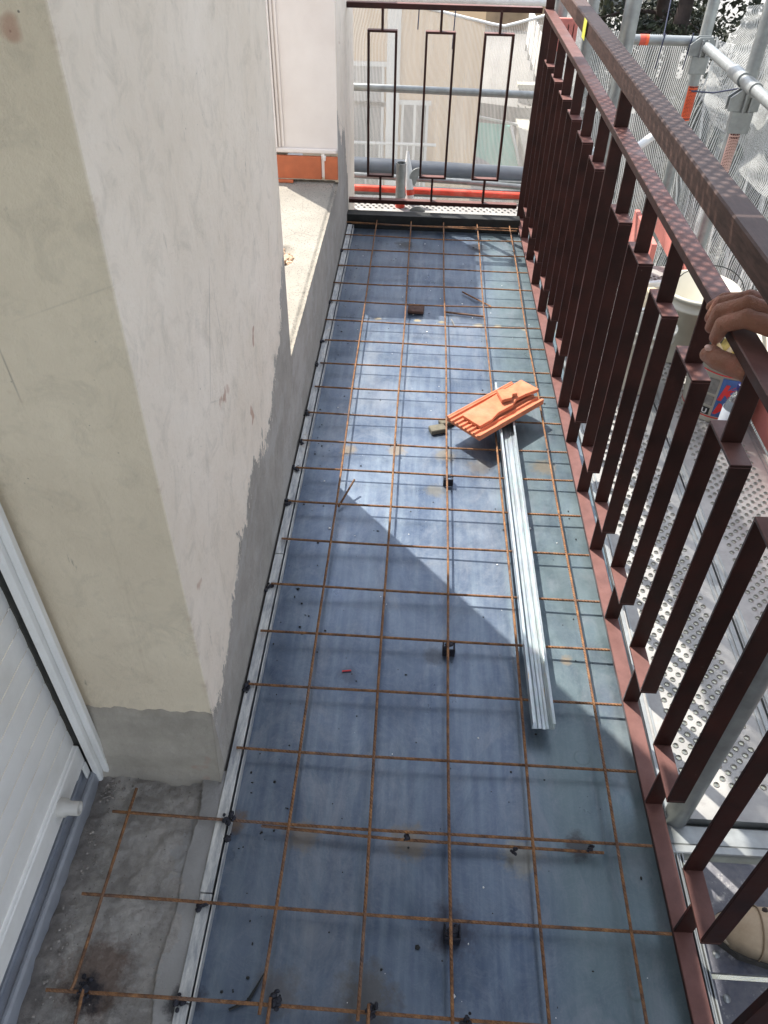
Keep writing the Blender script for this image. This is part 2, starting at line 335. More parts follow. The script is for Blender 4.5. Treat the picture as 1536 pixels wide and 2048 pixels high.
c = t.mix(t.ramp(t.noise(12, 8, .75), (.3, 0.), (.7, 1.)), (.055, .06, .085), (.19, .185, .19))
c = t.mix(t.ramp(t.noise(30, 5, .8), (.6, 0.), (.7, .7)), c, (.42, .40, .37))
PLY = t.set(c, .55, .1, t.bump(t.vor(90), .002, .5))
BLACK = simple('black_void_paint', (.012, .013, .012), .5, .2, .4, 30, .3)
WHITEAL = simple('white_aluminium', (.74, .735, .71), .42, .0, .05, 8, .1, (.52, .50, .45))
GREYAL = simple('grey_track', (.34, .36, .40), .38, .3, .1, 30, .1, (.25, .25, .26))
CLAY = simple('clay_tile', (.50, .165, .082), .9, 0, .2, 30, .6, (.60, .27, .17))
CLAYD = simple('dark_brick', (.08, .045, .035), .85, 0, .35, 60, .4)
REDBAND = simple('terracotta_skirting', (.46, .125, .05), .7, 0, .15, 18, .2, (.36, .11, .05))
PVC = simple('grey_pvc', (.13, .145, .165), .32, 0, .1, 12, .05, (.2, .2, .2))
REDTUBE = simple('red_painted_tube', (.60, .055, .025), .45, 0, .2, 25, .2, (.7, .25, .18))
WHITEP = simple('white_paint', (.72, .72, .70), .5, 0, .08, 20, .1)
ORANGE = simple('orange_sticker', (.85, .13, .04), .55, 0, .1, 20)
PINK = simple('faded_sticker', (.78, .52, .44), .6, 0, .1, 60, 0)
INK = simple('printed_ink', (.10, .02, .02), .6, 0, .1, 60, 0)
REDINK = simple('red_print', (.62, .03, .03), .5, 0, .1, 60, 0)
BLUEINK = simple('blue_print', (.05, .12, .32), .5, 0, .1, 60, 0)
GREYINK = simple('grey_print', (.20, .19, .17), .5, 0, .3, 60, 0)
YELLOW = simple('yellow_tape', (.75, .72, .08), .5, 0, .1, 30)
TOE = simple('faded_red_board', (.50, .17, .14), .8, 0, .22, 9, .4, (.62, .36, .30))
BUCKET = simple('cream_plastic', (.52, .50, .42), .45, 0, .05, 9, .05, (.52, .48, .40))
TOOLW = simple('worn_wood_handle', (.40, .30, .18), .7, 0, .2, 40, .2)
ROPE = simple('navy_tie', (.02, .025, .06), .7, 0, .1, 40)
t = NT('clear_plastic'); PET = t.set((.9, .93, .95), .08, 0, None, IOR=1.33, Transmission_Weight=.92)
LABELW = simple('bottle_wrap', (.80, .83, .86), .4, 0, .05, 30)
CAPBLUE = simple('blue_cap', (.015, .02, .12), .35, 0, .1, 30)
t = NT('skin')
c = t.mix(t.ramp(t.noise(18, 6, .65), (.3, 0.), (.7, 1.)), (.25, .10, .058), (.36, .165, .10))
c = t.mix(t.ramp(t.noise(60, 4, .7), (.62, 0.), (.75, .35)), c, (.22, .085, .05))
c = t.mix(t.ramp(t.noise(33, 5, .7), (.52, 0.), (.66, .55)), c, (.42, .15, .10)); c = t.mix(t.ramp(t.noise(95, 4, .8), (.64, 0.), (.72, .4)), c, (.45, .36, .30))
SKIN = t.set(c, .55, 0, t.bump(t.vor(170, t.co((1, 1, 1)), 'DISTANCE_TO_EDGE'), .0012, .7, t.bump(t.noise(75, 7, .8, dist=.8), .006, .9)), Subsurface_Weight=.05)
NAIL = simple('finger_nail', (.50, .30, .24), .35, 0, .05, 40)
SHIRT = simple('grey_work_shirt', (.09, .10, .12), .9, 0, .2, 30, .3)
TROUS = simple('navy_work_trousers', (.035, .045, .075), .9, 0, .2, 30, .3)
HAIR = simple('dark_hair', (.02, .015, .012), .6, 0, .3, 90, .5)
t = NT('boot_leather')
c = t.mix(t.ramp(t.noise(14, 6, .7), (.3, 0.), (.7, 1.)), (.34, .245, .15), (.50, .385, .26))
c = t.mix(t.ramp(t.noise(24, 6, .8), (.55, 0.), (.66, .85)), c, (.08, .06, .045)); hz = t.xyz()[2]; c = t.mix(t.math('MULTIPLY', t.step(t.math('ADD', hz, t.math('MULTIPLY', t.noise(20, 5), .03)), -.055, -.078), .8), c, (.09, .07, .05))
BOOT = t.set(c, .7, 0, t.bump(t.noise(70, 5), .002, .5))
SOLE = simple('boot_sole', (.05, .045, .04), .8, 0, .3, 40, .3)
# knitted debris net
def netmat(name, pitch, cover, base, col=(.74, .74, .72), haze=.0):
    t = NT(name); uv = t.xyz(t.co(kind='uv'))
    u = t.math('ADD', uv[0], t.math('MULTIPLY', t.noise(3, 3, .5, t.co(kind='uv')), pitch*1.4))
    fr = t.math('FRACT', t.math('DIVIDE', u, pitch))
    st = t.math('LESS_THAN', fr, cover)
    fr2 = t.math('FRACT', t.math('DIVIDE', t.math('ADD', uv[1], t.math('MULTIPLY', fr, pitch*.8)), pitch*.75))
    st2 = t.math('MULTIPLY', t.math('LESS_THAN', fr2, .38), base)
    dens = t.ramp(t.noise(2.2, 5, .6, t.co((5, .8, 1), kind='uv')), (.45, haze), (.75, .55+haze*.5))
    a = t.math('MAXIMUM', t.math('MAXIMUM', st, st2), dens)
    tr = t.n.new('ShaderNodeBsdfTransparent'); tl = t.n.new('ShaderNodeBsdfTranslucent'); tl.inputs[0].default_value = (*col, 1)
    df = t.n.new('ShaderNodeBsdfDiffuse'); df.inputs[0].default_value = (*col, 1)
    m1 = t.n.new('ShaderNodeMixShader'); m1.inputs[0].default_value = .42; t.l(df.outputs[0], m1.inputs[1]); t.l(tl.outputs[0], m1.inputs[2])
    m2 = t.n.new('ShaderNodeMixShader'); t.l(a, m2.inputs[0]); t.l(tr.outputs[0], m2.inputs[1]); t.l(m1.outputs[0], m2.inputs[2])
    t.l(m2.outputs[0], t.out.inputs[0]); return t.m
NET = netmat('debris_net', .0085, .36, .40, (.52, .52, .50))
NETEND = netmat('debris_net_fine', .0068, .32, .44, (.50, .47, .43), .26)

# ================================================================== SETTING far away
def flat(name, x0, x1, y0, y1, z, mat, kind='structure'):
    b = MB(); b.add([(x0, y0, z), (x1, y0, z), (x1, y1, z), (x0, y1, z)], [(0, 1, 2, 3)]); return tag(b.build(name, mat), kind=kind)
t = NT('pale_paving')
c = t.mix(t.ramp(t.noise(.5, 6, .7), (.3, 0.), (.7, 1.)), (.20, .195, .18), (.29, .28, .26))
br = t.n.new('ShaderNodeTexBrick'); br.inputs['Scale'].default_value = .9; br.inputs['Mortar Size'].default_value = .012; t.l(t.co((1, 1, 1), rot=(0, 0, .5)), br.inputs[0])
c = t.mix(t.math('MULTIPLY', t.math('SUBTRACT', 1, br.outputs['Fac']), 0), c, c); c = t.mix(t.math('MULTIPLY', br.outputs['Fac'], .5), c, (.22, .2, .18))
c = t.mix(t.ramp(t.noise(2.5, 5, .8), (.66, 0.), (.7, .8)), c, (.42, .41, .39))
PAVE = t.set(c, .9)
GROUNDM = simple('lower_ground', (.15, .15, .13), .95, 0, .3, .6, 0, (.10, .12, .07))
flat('ground', -300, 300, -300, 300, -5.5, GROUNDM)
b = MB(); b.add([(-6, 20.2, -3.6), (1.14, 19.5, -3.6), (2.0, 19.2, -3.6), (9, 18.7, -3.6), (60, 18, -3.6), (60, 80, -3.6), (-60, 80, -3.6), (-60, 20.2, -3.6)], [tuple(range(8))])
w = [(-60, 20.2), (-6, 20.2), (1.14, 19.5), (2.0, 19.2), (9, 18.7), (60, 18)]
for (a, c_), (d, e) in zip(w, w[1:]): b.add([(a, c_, -5.5), (d, e, -5.5), (d, e, -3.604), (a, c_, -3.604)], [(0, 1, 2, 3)])
tag(b.build('plaza', PAVE), kind='structure')

def wallthing(name, x0, x1, y0, y1, z0, z1, mat, capm, label, cat='wall'):
    e = empty(name, ((x0+x1)/2, (y0+y1)/2, z0), label, cat)
    b = MB(); b.box(x0, x1, y0, y1, z0, z1-.08); put(e, b.build('wall', mat))
    b = MB(); b.box(x0-.04, x1+.04, y0-.05, y1+.05, z1-.08, z1); put(e, b.build('coping', capm)); return e
BEIGEW = simple('old_beige_render', (.30, .235, .16), .95, 0, .25, 3, .2, (.18, .15, .12))
COPE = simple('pale_coping', (.62, .60, .50), .9, 0, .1, 5)
wallthing('garden_wall', -9, 3.6, 27.75, 28.05, -3.6, -2.75, BEIGEW, COPE, 'low brown garden wall with pale coping in front of the parked vehicles')
TANW = simple('tan_render', (.62, .42, .25), .9, 0, .05, .8, .1)
LTW = simple('white_render', (.66, .64, .60), .9, 0, .05, 2, .1)
DKW = simple('grey_render', (.30, .29, .28), .9, 0, .1, 2, .1)  # plain grey render for the upper window panel
GLASSD = simple('dark_window_glass', (.14, .145, .15), .3, 0, .2, 2)
e = empty('tan_house', (-2, 14, -5.5), 'tan rendered house seen through the net behind the end railing', 'house')
b = MB(); b.box(-7, .72, 13, 20, -5.5, 4.5); put(e, b.build('wall', TANW))
b = MB(); b.box(-.72, -.52, 12.9, 12.997, -5.5, 4.4); put(e, b.build('white_pilaster', LTW))
for k, (x0, x1, z0, z1) in enumerate(((-1.9, -.76, -2.0, -1.5), (-1.9, -.76, -4.4, -2.06), (-.48, -.05, -4.2, -2.02))):
    b = MB(); b.box(x0, x1, 12.985, 12.997, z0, z1); wd = put(e, b.build('window', DKW if k == 0 else GLASSD))
    b = MB()
    for xx in (x0, (x0+x1)/2-.02, x1-.04): b.box(xx, xx+.04, 12.95, 12.983, z0+.001, z1-.001)
    b.box(x0-.04, x1+.04, 12.94, 12.982, z1, z1+.06); b.box(x0-.04, x1+.04, 12.94, 12.982, z0-.06, z0)
    f = b.build('window_frame', LTW, wd)
b = MB()
for a in range(9): b.tube([(-1.9+a*.22, 12.6, -3.4), (-1.9+a*.22, 12.6, -2.5)], .012, 6)
b.tube([(-2, 12.6, -2.5), (.1, 12.6, -2.5)], .025, 6); b.tube([(-2, 12.6, -3.4), (.1, 12.6, -3.4)], .02, 6); put(e, b.build('balcony_rail', LTW))
b = MB(); b.box(-2.05, .15, 12.5, 12.99, -3.56, -3.42); put(e, b.build('balcony_floor', LTW))
b = MB(); b.box(-7.3, 1.0, 12.7, 20.3, 4.5, 4.75); put(e, b.build('roof', TANW))

CONCL = simple('pale_concrete', (.42, .40, .36), .9, 0, .12, 2, .1)
e = empty('terrace_wall', (2.6, 19, -5.5), 'pale stepped terrace wall with a light coping beside the plaza', 'wall')
b = MB(); b.box(2.05, 2.25, 14, 19.6, -5.5, -3.9, ); b.box(2.05, 3.9, 19.62, 19.8, -5.5, -3.3); put(e, b.build('wall', CONCL))
b = MB(); b.box(2.0, 2.3, 13.95, 19.6, -3.9, -3.82); b.box(2.0, 3.95, 19.6, 19.85, -3.3, -3.22); put(e, b.build('coping', COPE))
e = empty('metal_fence', (2.6, 21.5, -3.6), 'white metal panel fence at the right edge of the plaza', 'fence')
for k in range(5):
    b = MB(); b.tube([(2.6+k*.02, 20.6+k*1.1, -3.6), (2.6+k*.02, 20.6+k*1.1, -2.4)], .035, 8); put(e, b.build('post', GALV))
b = MB()
for k in range(4): b.box(2.59+k*.02, 2.62+k*.02, 20.68+k*1.1, 21.62+k*1.1, -3.4, -2.5)
put(e, b.build('panel', LTW))
TURQ = simple('turquoise_cloth', (.10, .46, .36), .8, 0, .08, 2)
GREYC = simple('grey_canvas', (.22, .20, .235), .85, 0, .1, 2)
e = empty('garden_awning', (1.3, 17.2, -5.5), 'turquoise sagging awning on white poles below the plaza', 'awning')
b = MB()
def aw(u, v):
    x = .4+1.45*u+.12*v; y = 18.6-2.2*v+.2*u; return (x, y, -3.75-.38*v-.12*sin(pi*u)*sin(pi*v)-.12*u)
b.grid(aw, 12, 10)
aw2 = lambda u, v: tuple(Vector(aw(u, v))-Vector((0, 0, .01)))
b.grid(aw2, 12, 10, flip=True); put(e, b.build('awning_cloth', TURQ))
b = MB(); b.tube([(.3, 19.0, -3.65), (2.0, 18.6, -3.8)], .03, 6); put(e, b.build('cross_bar', WHITEP)); b = MB(); b.tube([(1.86, 18.7, -3.85), (2.0, 16.4, -4.25)], .035, 6); put(e, b.build('side_bar', WHITEP))
for q in ((.35, 18.7, -3.8), (1.9, 18.6, -3.85), (.5, 16.5, -4.2), (2.0, 16.5, -4.25)): b = MB(); b.tube([(q[0], q[1], -5.5), q], .03, 6); put(e, b.build('pole', WHITEP))
e = empty('grey_shelter', (.9, 15.4, -5.5), 'grey canvas shelter roof in front of the turquoise awning', 'shelter')
b = MB(); b.grid(lambda u, v: (-.2+1.75*u, 14.3+2.2*v, -4.15+.35*sin(pi*u)), 10, 6); b.grid(lambda u, v: (-.2+1.75*u, 14.3+2.2*v, -4.17+.35*sin(pi*u)), 10, 6, flip=True)
put(e, b.build('shelter_roof', GREYC))
for q in ((-.15, 14.35), (1.5, 14.35), (-.15, 16.45), (1.5, 16.45)): b = MB(); b.tube([(q[0], q[1], -5.5), (q[0], q[1], -4.16)], .03, 6); put(e, b.build('pole', WHITEP))
PLANTER = simple('orange_planter', (.60, .26, .12), .8, 0, .1, 5)
LEAFY = simple('yellow_green_leaf', (.22, .26, .07), .7, 0, .5, 6)
e = empty('flower_planter', (1.75, 15.2, -4.9), 'orange flower planter with yellow blooms below the balcony', 'planter')
b = MB(); b.bbox(1.5, 2.05, 14.9, 15.2, -4.5, -4.2, .02); b.box(1.55, 2.0, 14.95, 15.15, -5.5, -4.5); put(e, b.build('pot', PLANTER))
def leaves(n, fn, size, seed, up=.3):
    r = random.Random(seed); b = MB()
    for _ in range(n):
        p = Vector(fn(r)); a = Vector((r.gauss(0, 1), r.gauss(0, 1), r.gauss(0, 1)+up)).normalized(); d = a.orthogonal().normalized()
        d = Matrix.Rotation(r.random()*6.28, 3, a) @ d; q = a.cross(d); s_ = size*r.uniform(.5, 1.3)
        b.add([p-d*s_, p+q*s_*.5, p+d*s_, p-q*s_*.5], [(0, 1, 2, 3)])
    return b
put(e, tag(leaves(260, lambda r: (r.uniform(1.5, 2.05), r.uniform(14.85, 15.25), -4.2+abs(r.gauss(0, .12))), .05, 3).build('flowers', LEAFY), kind='stuff'))

# vehicles far behind
CARW = simple('pale_blue_car_paint', (.50, .54, .64), .3, .1, .03, 1)
CARG = simple('dark_glass', (.02, .025, .03), .1, 0, .1, 1)
TYRE = simple('tyre', (.015, .015, .015), .8, 0, .1, 5)
def wheel(parent, x, y, z, r=.31):
    o = MB(); o.lathe([(r*.6, -.1), (r, -.1), (r, .1), (r*.6, .1)], (x, y, z), 20, Matrix.Rotation(pi/2, 3, 'X')); wl = put(parent, o.build('wheel', TYRE))
    o = MB(); o.lathe([(0, -.101), (r*.58, -.105), (r*.6, -.09), (r*.6, .09), (0, .1)], (x, y, z), 16, Matrix.Rotation(pi/2, 3, 'X')); o.build('rim', GALV, wl)
def van(name, x0, y0, z, L, label, mat, Hh=1.85):
    e = empty(name, (x0+L/2, y0+.85, z), label, 'van')
    P = [(0, .35), (.02*L, 1.0), (.08*L, 1.12), (.24*L, 1.2), (.36*L, Hh-.06), (.42*L, Hh), (.96*L, Hh-.02), (.995*L, 1.1), (L, .35)]
    b = MB(); n = len(P)
    vs = [(x0+a, y0+(.12 if h > 1.15 else 0), z+h) for a, h in P]+[(x0+a, y0+1.7-(.12 if h > 1.15 else 0), z+h) for a, h in P]
    b.add(vs, [tuple(range(n))[::-1], tuple(range(n, 2*n))]+[(k, (k+1) % n, n+(k+1) % n, n+k) for k in range(n)]); put(e, b.build('body', mat, bevel=.04))
    for a0, a1 in ((.33, .48), (.50, .66), (.69, .9)):
        b = MB(); b.box(x0+a0*L, x0+a1*L, y0+.045, y0+.06, z+1.18, z+Hh-.18); put(e, b.build('window', CARG))
    b = MB(); b.box(x0+.12*L, x0+.9*L, y0-.015, y0-.002, z+.62, z+.72); put(e, b.build('trim_strip', CARG))
    for a in (.5, .68): b = MB(); b.box(x0+a*L-.1, x0+a*L+.06, y0-.02, y0-.003, z+.98, z+1.02); put(e, b.build('door_handle', CARG))
    for a in (.18, .82): wheel(e, x0+a*L, y0+.05, z+.31); wheel(e, x0+a*L, y0+1.65, z+.31)
    return e
van('parked_van', -.6, 29.6, -3.6, 4.0, 'pale blue parked van half hidden behind the tan house corner', CARW)
van('parked_car', 2.9, 31.6, -3.6, 4.2, 'grey car parked at the back behind the white boat', simple('grey_car_paint', (.3, .31, .34), .3, .2, .03, 1), 1.5)
e = empty('small_boat', (3.2, 29.2, -3.6), 'upturned looking white boat hull with dark slots behind the garden wall', 'boat')
b = MB()
prof = [(0, .05), (.25, .32), (.9, .45), (1.7, .5), (2.0, .42), (2.12, .3)]
for i in range(len(prof)-1):
    (a, wa), (c_, wc) = prof[i], prof[i+1]
    za, zc = -2.62-.10*a, -2.62-.10*c_
    vs = [(2.2+a, 29.2-wa, za), (2.2+a, 29.2+wa, za), (2.2+a, 29.2+wa*.7, za+.2), (2.2+a, 29.2-wa*.7, za+.2),
          (2.2+c_, 29.2-wc, zc), (2.2+c_, 29.2+wc, zc), (2.2+c_, 29.2+wc*.7, zc+.2), (2.2+c_, 29.2-wc*.7, zc+.2)]
    b.add(vs, [(0, 4, 5, 1), (3, 2, 6, 7), (0, 3, 7, 4), (1, 5, 6, 2), (0, 1, 2, 3), (4, 7, 6, 5)])
hull = put(e, b.build('hull', WHITEP, bevel=.03))
for k in range(3):
    b = MB(); b.box(2.6+k*.45, 2.8+k*.45, 28.95, 29.0, -2.52-.05*k, -2.46-.05*k); b.build('slot', CARG, hull)
b = MB(); b.tube([(2.9, 29.3, -2.45), (3.6, 29.3, -2.42), (3.6, 29.4, -2.75)], .03, 6); put(e, b.build('rail', GALV))
b = MB(); b.box(2.5, 4.2, 28.95, 29.45, -3.2, -3.1)
for xx in (2.8, 3.9): b.tube([(xx, 29.2, -3.6), (xx, 29.2, -2.75)], .04, 6)
put(e, b.build('trailer', TYRE))
# trees
t = NT('dark_foliage'); LEAFD = t.set(t.mix(t.ramp(t.noise(1.2, 4, .7), (.35, 0.), (.7, 1.)), (.007, .011, .006), (.036, .043, .015)), .7)
BARK = simple('dark_bark', (.045, .032, .028), .95, 0, .4, 8, .5)
def tree(x, y, zb, H, R, label, seed, cz=.35, n=5200, lean=(0, 0)):
    r = random.Random(seed); e = empty('conifer_tree', (x, y, zb), label, 'tree', 'dark trees beyond the scaffold net')
    b = MB(); pts = []; rad = []
    for k in range(9):
        f = k/8; pts.append((x+lean[0]*f+.1*sin(3*f+seed), y+lean[1]*f, zb+H*f)); rad.append(.19*(1-.75*f))
    b.tube(pts, rad, 10)
    tips = []
    for k in range(30):
        f = r.uniform(.18, .97); p = Vector(pts[min(8, int(f*8))]); a = r.random()*6.28; ln = R*(1.15-.7*f)*r.uniform(.6, 1.1)
        q = [p+Vector((cos(a), sin(a), .0))*ln*s_+Vector((0, 0, ln*(.18*s_-.45*s_*s_))) for s_ in (0, .35, .7, 1)]
        b.tube(q, [.05*(1-f*.5), .035, .02, .008], 5); tips += [(q[1], ln*.25), (q[2], ln*.3), (q[3], ln*.22)]
    put(e, b.build('trunk', BARK))
    def fn(rr):
        c_, s_ = tips[rr.randrange(len(tips))]; return (c_.x+rr.gauss(0, s_*.6), c_.y+rr.gauss(0, s_*.6), c_.z-abs(rr.gauss(0, s_*.5))+.1)
    put(e, leaves(n*3, fn, .05, seed+1, .6).build('crown', LEAFD)); return e
tree(3.7, 13.5, -5.5, 9, 1.7, 'leftmost dark conifer, standing behind the handrail end', 11)
tree(4.3, 12.2, -5.5, 9.5, 1.8, 'conifer with the thick dark trunk left of the net peak', 12, lean=(.5, 0))
tree(5.5, 13.2, -5.5, 9, 1.9, 'conifer with a leaning trunk right behind the tall net fold', 13, lean=(-.5, 0))
tree(6.9, 12.0, -5.5, 9, 2.0, 'rightmost dark conifer, mostly veiled by the white net', 14)
tree(4.2, 16.5, -5.5, 8.5, 2.0, 'dark conifer further back between the front trunks', 15)

r = random.Random(77)
def fn(rr):
    u = rr.random(); return (3.6+16*u, 22.5-4*u+rr.gauss(0, .5), -3.6+5.5*rr.random()**.8)
b = leaves(26000, fn, .085, 5, .4)
for k in range(14):
    x = 4+k*1.1; b.tube([(x, 22-k*.27, -5.5), (x+.2, 22-k*.27, -.5)], [.12, .05], 6)
tag(b.build('woods', LEAFD), 'dark mass of evergreen foliage far behind the conifers', 'trees', kind='stuff')
# ================================================================== BUILDING
B = empty('apartment_building', (-.7, .9, -.05), 'cream plastered building wall with pillar, low parapet and white shutter', 'building')
def wallgrid(b, X, y0, y1, z0, z1, ny=2, nz=2):
    b.add([(X, y0, z0), (X, y1, z0), (X, y1, z1), (X, y0, z1)], [(0, 1, 2, 3)])
# near pillar: plaster starts at z .178 over a recessed cement foot
b = MB()
def ragged(y): return .178
pillar = b
N = 26
r = random.Random(5)
# near face with a ragged lower edge and slightly skewed
xs = [-.70+i*(.2575)/N for i in range(N+1)]; low = [.176+r.uniform(-.005, .005)+.004*sin(i*.9) for i in range(N+1)]
fr = [(x, .408) for x in xs]
vs = [(x, y, l) for (x, y), l in zip(fr, low)]+[(x, y, 1.9) for x, y in fr]+[(x, y+.03, l+.002) for (x, y), l in zip(fr, low)]
m = N+1
b.add(vs, [(i, i+1, m+i+1, m+i) for i in range(N)]+[(i+1, i, 2*m+i, 2*m+i+1) for i in range(N)])
wallgrid(b, -.4425, .408, 1.462, -.06, 1.9)
b.add([(-.4425, 1.462, .28), (-.70, 1.462, .28), (-.70, 1.462, 1.9), (-.4425, 1.462, 1.9)], [(0, 1, 2, 3)])
b.add([(-.4425, .408, -.06), (-.4425, .408, .172), (-.46, .408, .172), (-.46, .408, -.06)], [(0, 1, 2, 3)])
b.box(-.72, -.4432, .4125, 1.456, -.06, 1.895)
put(B, b.build('pillar', PLASTER))
b = MB()
rr = random.Random(2)
def foot(u, v):
    if v > .99: return (-.70+.2575*u, .4125, .181+.003*sin(u*23)+.002*sin(u*61))
    k_ = .03*mn.noise(Vector((u*4, v*5, 1)))*(1-v)
    return (-.70+.2575*u, .401-.030*(1-v)+k_*.4+rr.uniform(-.001, .001)-.02*max(0, .25-v), -.06+.243*v+(.003*sin(u*23)+.002*sin(u*61))*v)
b.grid(foot, 40, 30)
b.add([(-.4427, .365, -.06), (-.4427, .4126, -.06), (-.4427, .4126, .182), (-.4427, .401, .182)], [(0, 1, 2, 3)])
put(B, b.build('cement_foot', CEMENT))
b = MB(); b.bbox(-3.0, -.4425, -3.2, 1.462, 1.9005, 1.945, .004); put(B, b.build('shading_roof_slab', PALE))  # unseen slab, height and overhang set to block the sun
# parapet side + ledge
b = MB(); wallgrid(b, -.4425, 1.462, 2.8, -.06, .288); put(B, b.build('parapet', PLASTER))
b = MB(); r = random.Random(9)
def led(u, v):
    x = -1.9+1.4575*u**.35 if False else -.95+.5075*u; y = 1.45+1.37*v
    z = .288+r.uniform(-.0008, .0008)
    if u > .97: z -= .006; x += r.uniform(-.004, .001)
    d = sqrt(((x+.56)/.045)**2+((y-2.10)/.085)**2)
    if d < 1: z -= .022*(1-d**4)
    return (x, y, z)
b.grid(led, 90, 220); put(B, b.build('ledge', LEDGE))
RUB = simple('rubble', (.45, .32, .22), .95, 0, .35, 60, .5)
b = MB(); r = random.Random(4)
for _ in range(60):
    x, y = -.56+r.gauss(0, .018), 2.10+r.gauss(0, .035); b.ball((x, y, .272+r.uniform(0, .006)), r.uniform(.003, .011), 6, (1, r.uniform(.6, 1.2), .6))
put(B, tag(b.build('rubble', RUB), kind='stuff'))
flat_t = MB(); flat_t.box(-3.2, -.955, 1.45, 4.5, -.06, .27); put(B, flat_t.build('terrace', LEDGE))
# far column
b = MB(); b.add([(-.6925, 2.8, .40), (-.4425, 2.8, .40), (-.4425, 2.8, .93), (-.6925, 2.8, .93)], [(0, 1, 2, 3)])
b.add([(-.6925, 2.8, .93), (-.4425, 2.8, .93), (-.4425, 3.02, .93), (-.6925, 3.02, .93)], [(0, 1, 2, 3)])
b.add([(-.6925, 2.8, .29), (-.6925, 2.8, .93), (-.6925, 3.6, .93), (-.6925, 3.6, .29)], [(0, 1, 2, 3)])
for x0, x1, dy in ((-.6925, -.676, .016), (-.672, -.664, .009), (-.658, -.65, .006)): b.box(x0, x1, 2.8-dy, 2.7995, .418, .928)
r = random.Random(8)
b.bbox(-.6925, -.445, 2.787, 2.7994, .398, .416, .004)
put(B, b.build('column_front', PALE))
b = MB(); wallgrid(b, -.4425, 2.8, 3.56, -.3, .93); b.add([(-.4425, 3.56, -.3), (-.6925, 3.56, -.3), (-.6925, 3.56, .93), (-.4425, 3.56, .93)], [(0, 1, 2, 3)])
b.box(-.6925, -.4425, 3.02, 3.62, .93, 1.29)  # unseen set-back block, sized to cast the square floor shadow
put(B, b.build('column_side', PLASTER))
b = MB(); b.bbox(-.96, -.507, 2.785, 2.7993, .302, .388, .002); b.bbox(-.495, -.4428, 2.785, 2.7993, .302, .388, .002); b.bbox(-.7, -.62, 2.77, 2.784, .29, .3, .001)
put(B, b.build('tile_skirting', REDBAND))
b = MB(); b.box(-.507, -.495, 2.79, 2.7992, .31, .40); b.bbox(-.50, -.488, 2.783, 2.7991, .372, .393, .003); put(B, b.build('mortar_joint', PALE))
# wall with the door
b = MB(); b.box(-1.3, -.745, .40, 1.45, -.06, 1.9); b.box(-.9, -.76, -3.2, .40, -.3, -.03); put(B, b.build('inner_wall', PLASTER))
# roller shutter
sh = MB(); zz = .107
while zz < 1.72:
    h_ = .048; n = 5; y0, y1 = -2.2, .372
    for k in range(n):
        a0, a1 = k/n, (k+1)/n; f = lambda a: -.7025+.0009*sin(pi*a)
        sh.add([(f(a0), y0, zz+a0*(h_-.0012)), (f(a0), y1, zz+a0*(h_-.0012)), (f(a1), y1, zz+a1*(h_-.0012)), (f(a1), y0, zz+a1*(h_-.0012))], [(0, 1, 2, 3)], True)
    sh.add([(-.704, y0, zz-.0012), (-.704, y1, zz-.0012), (-.703, y1, zz), (-.703, y0, zz)], [(0, 1, 2, 3)])
    zz += h_
SO = put(B, sh.build('roller_shutter', WHITEAL))
b = MB(); b.bbox(-.712, -.694, -2.2, .372, .052, .104, .002); b.build('bottom_bar', WHITEAL, SO)
b = MB()
b.lathe([(.017, 0), (.0165, .012), (.0125, .016), (.0125, .036), (.0095, .036), (.0095, .012)], (-.694, .262, .083), 20, Matrix.Rotation(pi/2, 3, 'Y')); b.build('shutter_stop', simple('grey_plastic', (.50, .48, .44), .5, 0, .05, 20), SO)
b = MB(); b.box(-.720, -.7125, -2.2, .372, -.02, .052); put(B, b.build('bar_gap_shade', BLACK))  # black strip painting the dark gap below the shutter's bottom bar
b = MB()
prof = [(-.712, -.02), (-.712, .022), (-.704, .022), (-.704, .012), (-.692, .012), (-.6885, .018), (-.684, .018), (-.681, .012), (-.680, -.03)]
vs = [(x, y, z) for y in (-2.2, .37) for x, z in prof]; n = len(prof)
b.add(vs, [(k, k+1, n+k+1, n+k) for k in range(n-1)], False); put(B, b.build('sill_track', GREYAL))
b = MB()
b.bbox(-.688, -.674, .366, .392, -.03, 1.75, .003); b.bbox(-.674, -.661, .378, .392, -.03, 1.75, .002); b.bbox(-.72, -.688, .386, .39, -.02, 1.75, .001)
b.bbox(-.697, -.692, .356, .37, -.02, .051, .001); b.bbox(-.71, -.7065, .345, .37, -.02, .051, .001)
put(B, b.build('guide_rail', WHITEAL))
b = MB(); b.box(-.7055, -.689, .3735, .3855, -.02, 1.75); put(B, b.build('guide_gap_shade', BLACK))  # black strip standing in for the dark gap beside the guide
b = MB(); b.box(-.76, -.66, -2.3, .39, 1.7505, 1.9); b.box(-.76, -.66, -3.2, -2.2, -.03, 1.9); put(B, b.build('door_surround', PLASTER))
# slab under the door
b = MB(); r = random.Random(3)
def slab(u, v):
    x = -.76+.338*u; y = -1.3+1.70*v
    z = -.018+.010*mn.noise(Vector((x*9, y*9, 0)))+.007*mn.noise(Vector((x*28, y*28, 3)))+.004*mn.noise(Vector((x*70, y*70, 3)))
    if x > -.474+.03*mn.noise(Vector((y*6, 0, 2))): z = -.011+.0015*mn.noise(Vector((x*30, y*30, 0)))
    return (x, y, z)
b.grid(slab, 150, 640); put(B, b.build('balcony_slab', SLAB))
b = MB(); r = random.Random(12)
for _ in range(300):
    edge_ = r.random() < .6
    x = (-.665+abs(r.gauss(0, .018))) if edge_ else r.uniform(-.67, -.46); y = r.uniform(-.25, .37) if r.random() < .75 else r.uniform(.33, .385)
    b.ball((x, y, -.012), r.uniform(.0008, .0034 if edge_ else .0018), 6, (1, r.uniform(.6, 1.3), .6))
